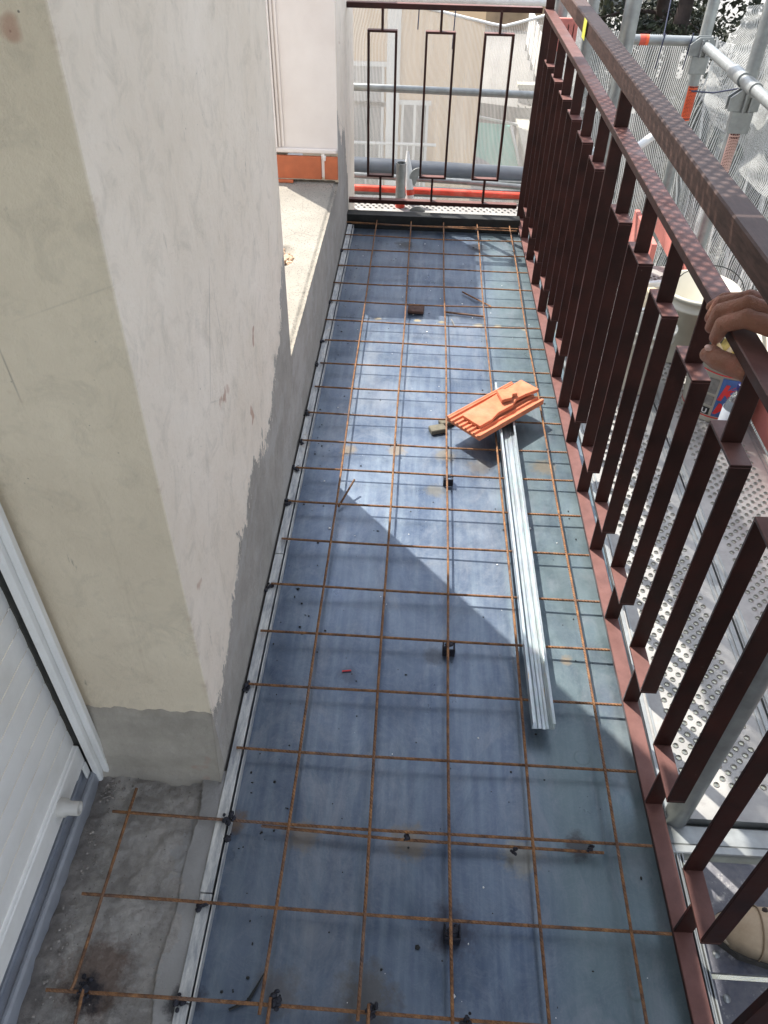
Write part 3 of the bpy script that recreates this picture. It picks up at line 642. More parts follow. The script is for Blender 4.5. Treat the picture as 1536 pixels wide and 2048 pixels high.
tag(b.build('gravel_crumbs', simple('crumb', (.25, .225, .2), .95, 0, .5, 90, .4)), 'loose grey crumbs along the door track', 'rubble', kind='stuff')

# ================================================================== FLOOR
F = empty('balcony_floor', (0, 1, -.03), 'bluish mill scale steel sheet floor of the balcony', 'floor')
PZ = -.03
b = MB()
def sheet(u, v):
    x = -.418+.83*u; y = -1.3+3.58*v; return (x, y, PZ+.0016*mn.noise(Vector((x*3, y*1.6, 0))))
b.grid(sheet, 40, 140); put(F, b.build('steel_sheet', STEEL))
b = MB(); b.grid(lambda u, v: (-.43+.83*u, 2.279+.862*v, PZ-.004+.001*mn.noise(Vector((u*3, v*2, 5)))), 30, 30); put(F, b.build('steel_sheet', STEEL))
b = MB()
# left angle: horizontal flange at mesh level and wall flange
def angx(y): return -.4405 if y < 1 else -.4405-.0015*(y-1)
for (y0, y1) in ((-1.3, .0), (.0, .168), (.168, 1.0), (1.0, 3.12)):
    xo = -.4345+(-.001 if y0 > 0 else .0)
    b.bbox(xo-.001, xo+.020, y0+.001, y1-.001, -.012, -.006, .001)
b.box(-.411, -.4085, -1.3, 3.12, PZ+.001, -.008); put(F, b.build('edge_angle', ANGLE))
b = MB(); b.box(-.43, -.424, -1.3, .36, -.0295, -.011); put(F, b.build('edge_gap', BLACK))
b = MB(); b.bbox(-.458, .345, 3.142, 3.150, PZ-.02, .030, .001); b.bbox(-.458, .345, 3.151, 3.20, .022, .029, .001); put(F, b.build('end_angle', BLACK))
b = MB(); b.box(-.45, .40, -1.3, 3.14, PZ-.10, PZ-.02); put(F, b.build('underside', GREYAL))

# rebar mesh
RM = empty('rebar_mesh', (0, 1.5, 0), 'rusty steel reinforcement mesh laid over the balcony floor', 'rebar mesh')
TY = [0.0, 0.146, 0.295, 0.443, 0.597, 0.742, 0.886, 1.043, 1.191, 1.337, 1.466, 1.610, 1.758, 1.905, 2.058, 2.203, 2.356, 2.511, 2.673, 2.826, 2.978, 3.120]
LXS = [-.30, -.15, 0.0, .15, .30]
r = random.Random(21)
RODR = .0029
def rod(pts, rad=RODR):
    b = MB(); b.tube(pts, rad, 8); return put(RM, b.build('rod', RUST))
for k, y in enumerate(TY):
    x0 = (-.64, -.636, -.63)[k] if k < 3 else -.425-r.uniform(0, .006)-(.012 if k > 14 else 0)
    x1 = .372-.011*y
    if k == 0: x0 = -.643
    n = 12; pts = []
    for i in range(n+1):
        u = i/n; x = x0+(x1-x0)*u; pts.append((x, y+.004*(1-u)+.0012*sin(5*u+k), .0015*sin(7*u+k*1.3)-.002*sin(pi*u)))
    rod(pts)
rod([(-.64, -.15, 0), (0, -.152, 0), (.37, -.155, 0)])
rod([(-.35, .293, -.007), (-.1, .283, -.007), (.28, .281, -.007)])
rod([(-.42, 3.128, -.004), (.33, 3.105, -.004)])
for j, x in enumerate(LXS):
    y0 = -.9 if j > 1 else (.0-.012)
    segs = [(y0, 3.16)]
    for a, e_ in segs:
        n = 40; pts = []
        for i in range(n+1):
            y = a+(e_-a)*i/n; xx = x+(-.006 if j == 0 and y > 2 else 0)*(y-2)*1.0+.0022*sin(2.3*y+j*2)+.0012*sin(6*y+j)
            if j == 4: xx += .004*sin(2*y)+(-.002 if y > 2 else 0)
            pts.append((xx, y, .0064+.0015*sin(4*y+j)))
        rod(pts)
for x, y0, y1 in ((-.283, -.9, .012), (-.128, -.9, .012)): rod([(x, y0, .0064), (x-.003, y1, .0064)])
rod([(-.597, .345, .0064), (-.6, .013, .0064), (-.602, .004, .006)]); rod([(-.583, .012, .006), (-.572, -.15, .006), (-.565, -.6, .006)])
def weldb(x, y, s=.007, z=.003, n=4, seed=0):
    r = random.Random(seed+int(x*999)+int(y*777)); b = MB()
    for _ in range(n*2): b.ball((x+r.gauss(0, s*.45), y+r.gauss(0, s*.7), z+r.gauss(0, s*.2)), s*r.uniform(.2, .62), 8, (r.uniform(.8, 1.4), r.uniform(.8, 1.4), .7))
    put(RM, b.build('weld', WELD))
for k in (0, 1, 4, 6, 8, 9, 10, 11, 13, 14, 16, 19): weldb(-.430-(.008 if k > 12 else 0), TY[k], .0085, -.003, 6)
for j in range(5): weldb(LXS[j], TY[10], .005, .006)
for q in ((-.583, .010, .009), (-.278, .008, .008), (-.128, .004, .008), (.02, -.002, .007), (-.41, .295, .009), (-.405, .262, .006)): weldb(*q[:2], q[2], .004, 8)
for q in ((-.08, .285), (.115, .275), (.255, .288), (.2, 2.99), (.15, 3.10), (-.15, 3.10)): weldb(*q, .006, -.004, 7)
# spacers holding the mesh up (the dark blocks welded below rod crossings)
for i, (x, y) in enumerate(((.006, 1.337), (.002, .737), (.002, .133))):
    e = empty('spacer_block', (x, y, PZ), ('dark steel spacer under the mesh just below the clay tiles', 'dark steel spacer under the mesh in the middle of the shaded floor', 'burnt steel spacer under the mesh nearest the viewer')[i], 'spacer', 'steel spacers under the mesh')
    b = MB(); b.bbox(-.014, .014, -.016, -.013, 0.0015, .027, .001); b.bbox(-.014, -.011, -.0127, .010, .0015, .024, .001); b.bbox(.011, .014, -.0127, .010, .0015, .026, .001)
    b.ball((0, -.002, .028), .006, 8, (1.8, 1, .6)); b.ball((.006, .003, .026), .005, 8, (1, 1.5, .6)); b.ball((-.008, -.008, .025), .0045, 8, (1.3, 1, .6)); o = b.build('block', WELD); o.parent = e
# crumbs, scale, chips on the sheet
b = MB(); r = random.Random(31)
for _ in range(260):
    x = r.uniform(-.40, .36); y = r.uniform(-.35, 3.0); s_ = abs(r.gauss(0, .0011))+.0006
    if r.random() < .4: x = -.40+abs(r.gauss(0, .05))
    b.ball((x, y, PZ+s_*.6), s_, 5, (r.uniform(.7, 1.8), r.uniform(.7, 1.8), .6))
tag(b.build('dark_grit', BLACK), 'dark grit scattered over the steel floor', 'debris', kind='stuff')
b = MB()
for _ in range(90):
    x = r.uniform(-.40, .36); y = r.uniform(-.35, 3.0); s_ = abs(r.gauss(0, .0009))+.0006
    b.ball((x, y, PZ+s_*.6), s_, 5, (r.uniform(.7, 1.8), r.uniform(.7, 1.8), .6))
tag(b.build('pale_chips', WHITEP), 'pale chips scattered over the steel floor', 'debris', kind='stuff')

# ================================================================== RAILING
RA = math.atan(.0113)
R_ = empty('side_railing', (.3745, 0, 0), 'brown red railing with rectangular bars and square handrail along the balcony', 'railing', rz=RA)
BW = .032
def rp(b, name, mat=PAINT):
    b.v = [(x+z/.83*(-.0086+.0042*y)+(.004*z/.95 if name == 'handrail' else 0), y, z) for x, y, z in b.v]; o = b.build(name, mat); o.parent = R_; return o
b = MB(); b.bbox(0, BW, -1.3, 3.25, -.006, .006, .0012); rp(b, 'bottom_rail')
b = MB(); b.bbox(-.003, BW+.003, -1.3, 3.25, .812, .830, .0015); rp(b, 'top_rail')
b = MB(); b.bbox(-.008, .039, -1.3, 3.25, .912, .956, .003); rp(b, 'handrail', HAND_P)
posts = [-1.785, -.03, 1.70, 3.235]
for y in posts[1:]:
    b = MB(); b.bbox(-.001, BW+.001, y-.006, y+.006, .0062, .8118, .001); b.bbox(-.001, BW+.001, y-.006, y+.006, .8302, .9118, .001); rp(b, 'post')
stems = [-.205-.2275*k for k in range(4)][::-1]+[.15+.2275*k for k in range(7)]+[1.875+.2275*k for k in range(6)]
r = random.Random(6)
Z0, Z1 = .115, .69
for y in stems:
    if -.1 < y < .0: continue
    b = MB(); w = .0575; tk = .0028; dz = r.uniform(-.002, .002)
    b.bbox(0, BW, y-tk, y+tk, .0062, Z0+dz, .0008); b.bbox(0, BW, y-tk, y+tk, Z1+dz, .8118, .0008)
    b.bbox(0, BW, y-w, y+w, Z0+dz, Z0+dz+.0055, .0008); b.bbox(0, BW, y-w, y+w, Z1+dz-.0055, Z1+dz, .0008)
    b.bbox(0, BW, y-w, y-w+.0055, Z0+dz+.0055, Z1+dz-.0055, .0008); b.bbox(0, BW, y+w-.0055, y+w, Z0+dz+.0055, Z1+dz-.0055, .0008)
    rp(b, 'bar_frame')
b = MB(); b.bbox(-.0092, -.0083, 2.25, 2.30, .908, .9575, .0003); rp(b, 'tape', YELLOW)
E_ = empty('end_railing', (0, 3.255, .05), 'dark red end railing with three rectangular bar frames across the balcony end', 'railing')
EY = 3.255
def ep(b, name): return put(E_, b.build(name, PAINT))
b = MB(); b.bbox(-.47, .333, EY-.012, EY+.018, .044, .062, .001); ep(b, 'bottom_rail')
b = MB(); b.bbox(-.4425, .333, EY-.012, EY+.018, .812, .832, .001); ep(b, 'top_rail')
for x in (-.298, -.062, .175):
    w = .061; b = MB(); tk = .0048
    b.bbox(x-tk, x+tk, EY-.011, EY+.017, .0622, .165, .001); b.bbox(x-tk, x+tk, EY-.011, EY+.017, .737, .8118, .001)
    for z0, z1 in ((.163, .172), (.73, .739)): b.bbox(x-w, x+w, EY-.011, EY+.017, z0, z1, .001)
    for x0, x1 in ((x-w, x-w+.0095), (x+w-.0095, x+w)): b.bbox(x0, x1, EY-.011, EY+.017, .172, .73, .001)
    ep(b, 'bar_frame')

# ================================================================== OBJECTS ON THE FLOOR
# galvanised channel lying on the mesh
A0 = Vector((.180, 1.780, .0125)); A1 = Vector((.190, .520, .0125))
ZC = empty('steel_channel', (A1+A0)/2, 'galvanised steel channel lying lengthwise on the rusty mesh under the clay tiles', 'channel')
d = (A1-A0); L = d.length; ang = atan2(d.x, -d.y)
Mc = Matrix.Translation((A0+A1)/2) @ Matrix.Rotation(ang, 4, 'Z')
prof = [(-.025, .022), (-.021, .022), (-.0255, .022), (-.026, .0), (-.016, .0), (-.012, .002), (-.004, .002), (0, .0), (.004, .002), (.012, .002), (.016, 0), (.026, 0), (.0255, .022), (.021, .022)]
prof = [(-.020, .0205), (-.0255, .0205), (-.0255, 0), (-.013, 0), (-.010, .0018), (-.003, .0018), (0, .0), (.006, 0), (.009, .0018), (.014, .0018), (.017, 0), (.0255, 0), (.0255, .0205), (.020, .0205)]
b = MB(); n = len(prof)
vs = [Mc @ Vector((x*.88, y, z)) for y in (-L/2, L/2) for x, z in prof]
b.add(vs, [(k, k+1, n+k+1, n+k) for k in range(n-1)])
o = put(ZC, b.build('profile', ZINC)); sd = o.modifiers.new('thick', 'SOLIDIFY'); sd.thickness = .0009
# clay tiles
def ribbed_tile(name, M, L, Wd, label, ribs=8):
    # a roof tile lying upside down: ribs run along its length
    b = MB(); n = ribs*8; poly = []
    for i in range(n+1):
        u = i/n; x = -Wd/2+Wd*u; ph = (u*ribs) % 1
        z = .010+(.0065 if .25 < ph < .72 else 0)
        if u < .035 or u > .965: z = .019
        poly.append((x, z))
    pts = [(-Wd/2, 0)]+poly+[(Wd/2, 0)]
    m = len(pts); vs = [M @ Vector((x, y, z)) for y in (-L/2, L/2) for x, z in pts]
    fs = [(k, k+1, m+k+1, m+k)[::-1] for k in range(m-1)]+[tuple(range(m)), tuple(range(m, 2*m))[::-1], (m-1, 0, m, 2*m-1)[::-1]]
    b.add(vs, fs); o = b.build(name, CLAY); bv = o.modifiers.new('b', 'BEVEL'); bv.width = .0015; bv.segments = 2
    return tag(o, label, 'roof tile', 'broken clay tiles on the channel')
LT = Vector((.278, 1.70, 0))-Vector((.05, 1.50, 0))
TA = pi/4  # long axis direction
ctr = Vector((.150, 1.607, .036))
M1 = T(*ctr, rz=TA-pi/2, rx=0, ry=0)
ribbed_tile('ribbed_tile', M1, .292, .134, 'large ribbed clay tile lying face down at the bottom of the tile pile')
M2 = T(ctr.x+.0, ctr.y+.004, ctr.z+.019, rz=TA-pi/2+.03, rx=-.04)
b = MB()
pl = [(-.030, -.115), (.041, -.119), (.045, -.07), (.037, -.03), (.043, .03), (.031, .065), (.036, .10), (.050, .15), (-.022, .152), (-.028, .05)]
b.prism(pl, .012, T(ctr.x-.004, ctr.y+.004, ctr.z+.020, rz=TA-pi/2+.04, rx=.05)); o = b.build('broken_tile', CLAY)
bv = o.modifiers.new('b', 'BEVEL'); bv.width = .0018; bv.segments = 2
tag(o, 'smooth broken clay tile strip lying on top of the ribbed tile', 'roof tile', 'broken clay tiles on the channel')
b = MB()
pl = [(-.035, -.022), (.0, -.026), (.012, -.012), (.028, -.016), (.040, .012), (-.018, .028)]
b.prism(pl, .013, T(ctr.x+.030, ctr.y+.034, ctr.z+.0375, rz=.6, rx=.04)); o = b.build('tile_shard', CLAY); bv = o.modifiers.new('b', 'BEVEL'); bv.width = .0015; bv.segments = 2
tag(o, 'small broken clay shard, topmost on the tile pile', 'tile shard', 'broken clay tiles on the channel')
def chunk(name, x, y, rz, sx, sy, sz, label, mat=CLAYD, z=PZ+.001):
    b = MB(); b.bbox(-sx/2, sx/2, -sy/2, sy/2, 0, sz, .002, T(x, y, z, rz=rz)); return tag(b.build(name, mat), label, 'brick piece', 'dark brick pieces on the floor')
chunk('brick_piece', -.108, 2.365, -.05, .062, .06, .012, 'dark brown tile piece on the far shaded floor below the end railing')
BRG = simple('grey_brick', (.13, .12, .09), .9, 0, .2, 50, .4)
chunk('brick_piece', -.024, 1.585, .35, .05, .032, .016, 'grey brick piece left of the clay tiles, front one of the pair', BRG)
chunk('brick_piece', .004, 1.625, .5, .045, .03, .014, 'grey brick piece left of the clay tiles, rear one of the pair', BRG)
def offcut(p, q, label, rad=.0032, mat=RUST, name='rod_offcut', cat='steel rod', grp='loose rod offcuts on the floor'):
    b = MB(); b.tube([p, q], rad, 8); return tag(b.build(name, mat), label, cat, grp)
offcut((.0, 2.355, -.0255), (.155, 2.33, -.0255), 'dark rod offcut lying crosswise on the far floor', .004)
offcut((.074, 2.53, -.0262), (.182, 2.415, -.0262), 'rusty rod offcut lying diagonally near the far right bars')
offcut((-.295, 1.205, -.022), (-.257, 1.283, .013), 'short rod offcut leaning over the leftmost lengthwise bar', .003)
offcut((.027, 2.30, -.026), (.04, 2.245, -.026), 'small grey nail on the far sunlit floor', .0022, GREYINK, 'nail', 'nail', 'small bits on the floor')
b = MB(); b.tube([(-.354, .0, -.026), (-.325, .013, -.024), (-.306, .055, -.024)], [.002, .0032, .001], 6); tag(b.build('wire_scrap', BLACK), 'short curved black wire scrap on the near floor left', 'wire')
offcut((-.235, .665, -.027), (-.215, .668, -.027), 'tiny red wire clip beside the leftmost bar', .0016, REDINK, 'wire_clip', 'wire clip', 'small bits on the floor')

# ================================================================== SCAFFOLD
SC = empty('scaffold', (.75, 1.4, -5.5), 'galvanised scaffold frame of tubes and wedge brackets beside and beyond the balcony', 'scaffold')
DZ = -.10
def sp(b, name, mat=GALV, par=None):
    o = b.build(name, mat)
    if par is None: put(SC, o)
    else: o.parent = par
    return o
TR = .0242
def pole(x, y, z0=-5.5, z1=3.2, r_=TR, mat=GALV):
    b = MB(); b.tube([(x, y, z0), (x, y, z1)], r_, 20, hollow=.18); return sp(b, 'standard', mat)
IN = [(.468, .415), (.50, 2.42)]; OUT = [(1.10, -1.65), (1.10, .415), (1.07, 2.86), (1.065, 3.50)]
for x, y in IN: pole(x, y)
for x, y in OUT: pole(x, y)
pole(.565, 3.46); pole(.435, 3.47, r_=.03)
# guard tubes
def gtube(p, q, mat=GALV, r_=.0195, name='guard_tube'):
    b = MB(); b.tube([p, q], r_, 16); return sp(b, name, mat)
g1 = gtube((1.045, 3.44, .69), (1.045, 2.79, .69)); g2 = gtube((1.045, 2.79, .69), (1.05, -1.7, .69))
gtube((.70, 3.43, .70), (1.045, 3.43, .70))
b = MB(); b.tube([(1.045, 2.97, .69), (1.045, 2.84, .69)], .026, 16); b.tube([(1.045, 2.80, .69), (1.045, 2.70, .69)], .025, 16); sp(b, 'tube_sleeve')
gtube((-1.2, 3.78, .41), (.43, 3.74, .40), r_=.017); gtube((-1.2, 3.9, .755), (.44, 3.9, .755), WHITEP, .02)
b = MB(); b.tube([(.58, 3.0, .38), (.75, 3.05, .37), (.85, 3.12, .42)], .017, 12); sp(b, 'bent_tube', WHITEP)
b = MB(); b.tube([(.56, 3.34, .40), (.56, 2.45, .40)], .017, 12); sp(b, 'mid_tube')
# wedge couplers
def coupler(x, y, z, s=1.0):
    b = MB(); pl = [(-.055, -.03), (-.055, .01), (-.02, .038), (.03, .040), (.045, .02), (.045, -.03)]
    M = T(x, y, z) @ Matrix.Rotation(pi/2, 4, 'X')
    b.prism([(a*s, c_*s) for a, c_ in pl], .006, M); b.prism([(a*s, c_*s) for a, c_ in pl], .006, T(x, y+.03, z) @ Matrix.Rotation(pi/2, 4, 'X'))
    b.bbox(x-.035*s, x+.035*s, y-.006, y+.026, z-.10*s, z-.03*s, .003)
    b.bbox(x-.012, x-.006, y-.02, y-.006, z-.035, z+.03, .001); b.bbox(x+.01, x+.016, y-.02, y-.006, z-.035, z+.03, .001)
    return sp(b, 'wedge_coupler')
coupler(1.035, 3.39, .685); coupler(1.06, 2.80, .63, 1.1); coupler(.47, 3.38, .73, .7)
# stickers on the poles
def sticker(x, y, z0, z1, mat, lines):
    b = MB(); n = 14
    for k in range(n):
        a0 = -2.5+2.4*k/n; a1 = -2.5+2.4*(k+1)/n; R1 = TR+.0008
        b.add([(x+R1*cos(a0), y+R1*sin(a0), z0), (x+R1*cos(a1), y+R1*sin(a1), z0), (x+R1*cos(a1), y+R1*sin(a1), z1), (x+R1*cos(a0), y+R1*sin(a0), z1)], [(0, 1, 2, 3)], True)
    s_ = sp(b, 'sticker', mat); b = MB(); R1 = TR+.0014; r = random.Random(3)
    zz = z0+.004; k = 0
    while zz < z1-.006:
        a0 = -2.3; big = (k in (0,)) or zz > z1-.02
        while a0 < -.4:
            w_ = r.uniform(.08, .3); a1 = min(-.4, a0+w_); h_ = .007 if big else .0022
            b.add([(x+R1*cos(a0), y+R1*sin(a0), zz), (x+R1*cos(a1), y+R1*sin(a1), zz), (x+R1*cos(a1), y+R1*sin(a1), zz+h_), (x+R1*cos(a0), y+R1*sin(a0), zz+h_)], [(0, 1, 2, 3)]); a0 = a1+.06
        zz += .012 if big else .0055; k += 1
    b.build('print', lines, s_)
sticker(1.065, 3.50, .38, .52, ORANGE, INK); sticker(1.07, 2.86, .36, .51, PINK, INK)
b = MB(); b.tube([(.775, 3.43, .70), (.80, 3.43, .70)], .0205, 16); sp(b, 'tape_band', REDTUBE)
b = MB(); b.tube([(.80, 3.43, .70), (.812, 3.43, .70)], .0206, 16); sp(b, 'tape_band', ORANGE)
# poles beyond the end railing
b = MB(); b.tube([(-.214, 3.60, -.5), (-.214, 3.60, .115)], .0242, 20, hollow=.14); sp(b, 'cut_standard')
b = MB(); b.tube([(-.214, 3.60, -.16), (-.214, 3.60, -.06)], .0246, 20, cap=False); sp(b, 'tape_band', REDTUBE)
b = MB(); b.tube([(-.155, 3.64, -.22), (-.172, 3.66, .02), (-.182, 3.68, .07), (-.186, 3.70, .14)], [.020, .020, .018, .006], 16); sp(b, 'brace_tube', WHITEP)
b = MB(); b.tube([(-.163, 3.648, -.055), (-.1665, 3.653, -.03)], .0212, 16, cap=False); sp(b, 'tape_band', REDTUBE)
b = MB(); pl = [(.045*cos(a), .045*sin(a)) for a in [pi*k/10 for k in range(11)]]
b.prism(pl, .008, T(-.125, 3.555, -.12) @ Matrix.Rotation(pi/2, 4, 'X')); sp(b, 'wedge_coupler'); b = MB(); b.prism(pl, .006, T(-.13, 3.66, .03, rz=.3) @ Matrix.Rotation(pi/2, 4, 'X') @ Matrix.Rotation(1.2, 4, 'Z')); sp(b, 'wedge_coupler')
b = MB(); b.tube([(-1.2, 3.72, -.045), (.42, 3.70, -.06)], .017, 12); sp(b, 'red_tube', REDTUBE)
b = MB(); b.tube([(-1.2, 3.80, .0), (.1, 3.79, -.03), (.42, 3.80, -.05)], .015, 12); sp(b, 'lower_tube')
b = MB(); b.bbox(.05, .42, 3.83, 3.87, -.04, -.035, .001); b.bbox(-1.2, .42, 3.745, 3.76, -.10, -.05, .002); sp(b, 'slotted_bar')
b = MB(); b.tube([(-1.3, 3.94, .0), (.47, 3.90, -.03)], .047, 24); tag(b.build('plastic_pipe', PVC), 'thick grey plastic pipe lying behind the end railing', 'pipe')
# decks
def holes(b, x0, x1, y0, y1, z, px_, py_, rad, collar=.0035, h_=.0022, n=10):
    # perforated sheet: every hole is a real opening with a raised lip, rows staggered
    nx = max(1, int((x1-x0)/px_)); ny = max(1, int((y1-y0)/py_)); cx = (x1-x0)/nx; cy = (y1-y0)/ny
    for j in range(ny):
        off = (j % 2)*.5
        cells = [(i-off) for i in range(nx+(1 if off else 0))]
        for i in cells:
            a0 = max(x0, x0+i*cx); a1 = min(x1, x0+(i+1)*cx); c0 = y0+j*cy; c1 = c0+cy
            mx, my = x0+(i+.5)*cx, (c0+c1)/2
            if mx-rad-collar < x0 or mx+rad+collar > x1:
                b.add([(a0, c0, z), (a1, c0, z), (a1, c1, z), (a0, c1, z)], [(0, 1, 2, 3)]); continue
            hx, hy = cx/2, cy/2; R0 = min(rad+collar, hy*.98)
            angs = sorted([2*pi*k/n+.01 for k in range(n)]+[atan2(sy*hy, sx*hx) % (2*pi) for sx in (1, -1) for sy in (1, -1)])
            m = len(angs); ring = []
            for a in angs:
                ca, sa = cos(a), sin(a); k = min(hx/abs(ca) if abs(ca) > 1e-9 else 9, hy/abs(sa) if abs(sa) > 1e-9 else 9)
                ring.append((mx+ca*k, my+sa*k, z))
            r1 = [(mx+cos(a)*R0, my+sin(a)*R0, z) for a in angs]; r2 = [(mx+cos(a)*(rad+.0008), my+sin(a)*(rad+.0008), z+h_) for a in angs]
            r3 = [(mx+cos(a)*rad, my+sin(a)*rad, z-.004) for a in angs]
            vs = ring+r1+r2+r3; fs = []
            for q in range(3):
                for k in range(m): fs.append((q*m+k, q*m+(k+1) % m, (q+1)*m+(k+1) % m, (q+1)*m+k))
            b.add(vs, fs)
def plank(x0, x1, y0, y1, z, label, px_=.0315, py_=.0145, rad=.0052, plain=.045, grp='perforated scaffold planks', collar=.0030):
    e = empty('scaffold_plank', ((x0+x1)/2, (y0+y1)/2, z), label, 'plank', grp)
    b = MB(); holes(b, x0+plain, x1-plain, y0+.07, y1-.07, z, px_, py_, rad, collar)
    for a0, a1 in ((x0, x0+plain), (x1-plain, x1)): b.add([(a0, y0+.0, z), (a1, y0+.0, z), (a1, y1, z), (a0, y1, z)], [(0, 1, 2, 3)])
    for c0, c1 in ((y0, y0+.07), (y1-.07, y1)): b.add([(x0+plain, c0, z), (x1-plain, c0, z), (x1-plain, c1, z), (x0+plain, c1, z)], [(0, 1, 2, 3)])
    put(e, b.build('deck_sheet', DECK))
    b = MB()
    for xx, s_ in ((x0, 1), (x1, -1)):
        b.bbox(min(xx, xx+s_*.003), max(xx, xx+s_*.003), y0, y1, z-.06, z-.0003, .0008)
        b.bbox(min(xx+s_*.004, xx+s_*.014), max(xx+s_*.004, xx+s_*.014), y0, y1, z+.0003, z+.003, .0008)
        b.bbox(min(xx+s_*.020, xx+s_*.026), max(xx+s_*.020, xx+s_*.026), y0, y1, z+.0003, z+.002, .0008)
    b.box(x0+.004, x1-.004, y0, y0+.004, z-.06, z-.0006); b.box(x0+.004, x1-.004, y1-.004, y1, z-.06, z-.0006)
    put(e, b.build('deck_edge', GALV)); return e
plank(.438, .722, .405, 2.98, DZ, 'perforated metal scaffold plank right against the railing')
plank(.728, 1.025, .405, 2.98, DZ, 'perforated metal scaffold plank under the buckets, beside the red toe board')
plank(-1.25, .43, 3.49, 3.705, DZ-.0, 'perforated plank crossing behind the end railing', .03, .02, .006, .02)
# cross beam of the deck end and lower near deck
b = MB(); b.bbox(.44, 1.12, .335, .352, -.16, -.102, .002); b.bbox(.44, 1.12, .356, .40, -.145, -.115, .004); b.tube([(.45, .40, -.17), (1.12, .40, -.17)], .018, 12); sp(b, 'cross_beam')
b = MB(); b.bbox(.44, 1.12, 2.985, 3.02, -.16, -.102, .002); sp(b, 'cross_beam')
def plydeck(x0, x1, y0, y1, z, label):
    e = empty('deck_panel', ((x0+x1)/2, (y0+y1)/2, z), label, 'deck panel', 'dark deck panels')
    b = MB(); b.bbox(x0, x1, y0, y1, z-.01, z, .001); put(e, b.build('panel', PLY))
    b = MB(); b.bbox(x0-.004, x0, y0, y1, z-.05, z+.004, .001); b.bbox(x1+.0005, x1+.004, y0, y1, z-.05, z+.004, .001); put(e, b.build('rim', GALV))
    b = MB()
    for xx in (x0+.03, x1-.03):
        for yy in (y0+.03, y1-.03): b.lathe([(.007, 0), (.006, .002), (0, .0025)], (xx, yy, z), 12)
    put(e, b.build('rivet', GALV)); return e
plydeck(.452, .765, .128, .325, DZ-.012, 'dark stained deck panel under the boot, behind the cross beam')
plydeck(.452, .765, -.62, .118, DZ-.012, 'dark stained deck panel in the near bottom right corner')
plydeck(.775, 1.09, -.62, .325, DZ-.012, 'dark stained deck panel outside the frame beside the person')
# ribbed rail beside the deck at bottom right
b = MB()
for k in range(4): b.bbox(.424+.005*k, .4275+.005*k, -1.3, .31, -.09, -.055+.003*(k % 2), .0006)
b.bbox(.424, .444, -1.3, .31, -.092, -.06, .001)
tag(b.build('ribbed_profile', GALV), 'narrow ribbed grey metal profile between railing and near deck', 'profile')
b = MB(); b.bbox(.412, .434, .42, 3.1, -.105, -.075, .002); tag(b.build('grey_beam', simple('dull_grey_beam', (.15, .155, .14), .6, .1, .2, 20)), 'grey beam running just outside the railing foot', 'beam')
# toe boards
def toe(x0, x1, y0, y1, z0, z1, label, M=None):
    b = MB(); b.bbox(x0, x1, y0, y1, z0, z1, .002, M); return tag(b.build('toe_board', TOE), label, 'toe board', 'red toe boards of the scaffold')
toe(1.03, 1.055, .42, 2.30, -.098, .06, 'faded red wooden toe board beside the bucket and bottle')
toe(1.03, 1.055, 2.33, 3.40, -.098, .06, 'far faded red toe board beyond the buckets')
toe(1.062, 1.083, -1.5, .40, -.11, .06, 'faded red toe board beside the person')
toe(.80, .82, 2.62, 2.98, -.098, .16, 'upright red board standing beyond the white tray', T(0, 0, 0))
toe(.36, .50, 3.36, 3.38, .66, .78, 'small pink board clamped behind the handrail corner')
# perforated plank of the level above; unseen solid panels added to shade the handrail
UZ = 1.90
plank(-.26, .14, 1.295, 2.95, UZ, 'perforated plank of the scaffold level above the balcony', .026, .019, .0074, .012, 'planks of the level above', .0006)
plydeck(-.385, .25, .10, 1.285, UZ, 'unseen solid panel added overhead as shade, next to the perforated plank')
plydeck(-.385, .25, -1.3, .09, UZ, 'unseen solid panel added overhead as shade, nearest the viewer')

# ================================================================== NETS
def net(name, path, zb, ztop, mat, label, seed, amp=.03, nu=260, nv=60, foldz=1.0):
    P = [Vector((x, y, 0)) for x, y in path]; Ls = [0]
    for a, c_ in zip(P, P[1:]): Ls.append(Ls[-1]+(c_-a).length)
    tot = Ls[-1]; b = MB(); uvs = []
    def at(s_):
        for i in range(len(P)-1):
            if s_ <= Ls[i+1]+1e-9:
                f = (s_-Ls[i])/(Ls[i+1]-Ls[i]); d_ = (P[i+1]-P[i]).normalized(); return P[i].lerp(P[i+1], f), Vector((-d_.y, d_.x, 0))
        return P[-1], Vector((-d_.y, d_.x, 0))
    def fn(u, v):
        s_ = u*tot; p, nn = at(s_); zt = ztop(s_/tot, p); z = zb+(zt-zb)*v
        w_ = amp*(mn.noise(Vector((s_*5+z*.8, z*.6, seed)))*1.2+.7*mn.noise(Vector((s_*14+z*2, z*1.2, seed+5)))+.35*mn.noise(Vector((s_*30, z*3, seed+9))))
        w_ *= foldz*(1-.6*v) + .25
        uvs.append((s_+.05*mn.noise(Vector((s_*2, z*2, seed)))+.10*z*mn.noise(Vector((s_*1.1, 0, seed))), z)); q = p+nn*w_; return (q.x, q.y, z)
    b.grid(fn, nu, nv); o = b.build(name, mat); uvl = o.data.uv_layers.new(name='UVMap')
    for lp in o.data.loops: uvl.data[lp.index].uv = uvs[lp.vertex_index]
    return tag(o, label, 'net')
def ztA(u, p):
    if p.x > .62: return .71
    return .715-.20*max(0, min(1, (p.x+.35)/.62))**1.0*.55 + (.10*max(0, (p.x-.25)/.37))
net('debris_net', [(-1.6, 4.12), (.70, 4.10)], -1.2, ztA, NETEND, 'white debris net hanging behind the end railing, its hem sagging', 1, .02, 240, 50)
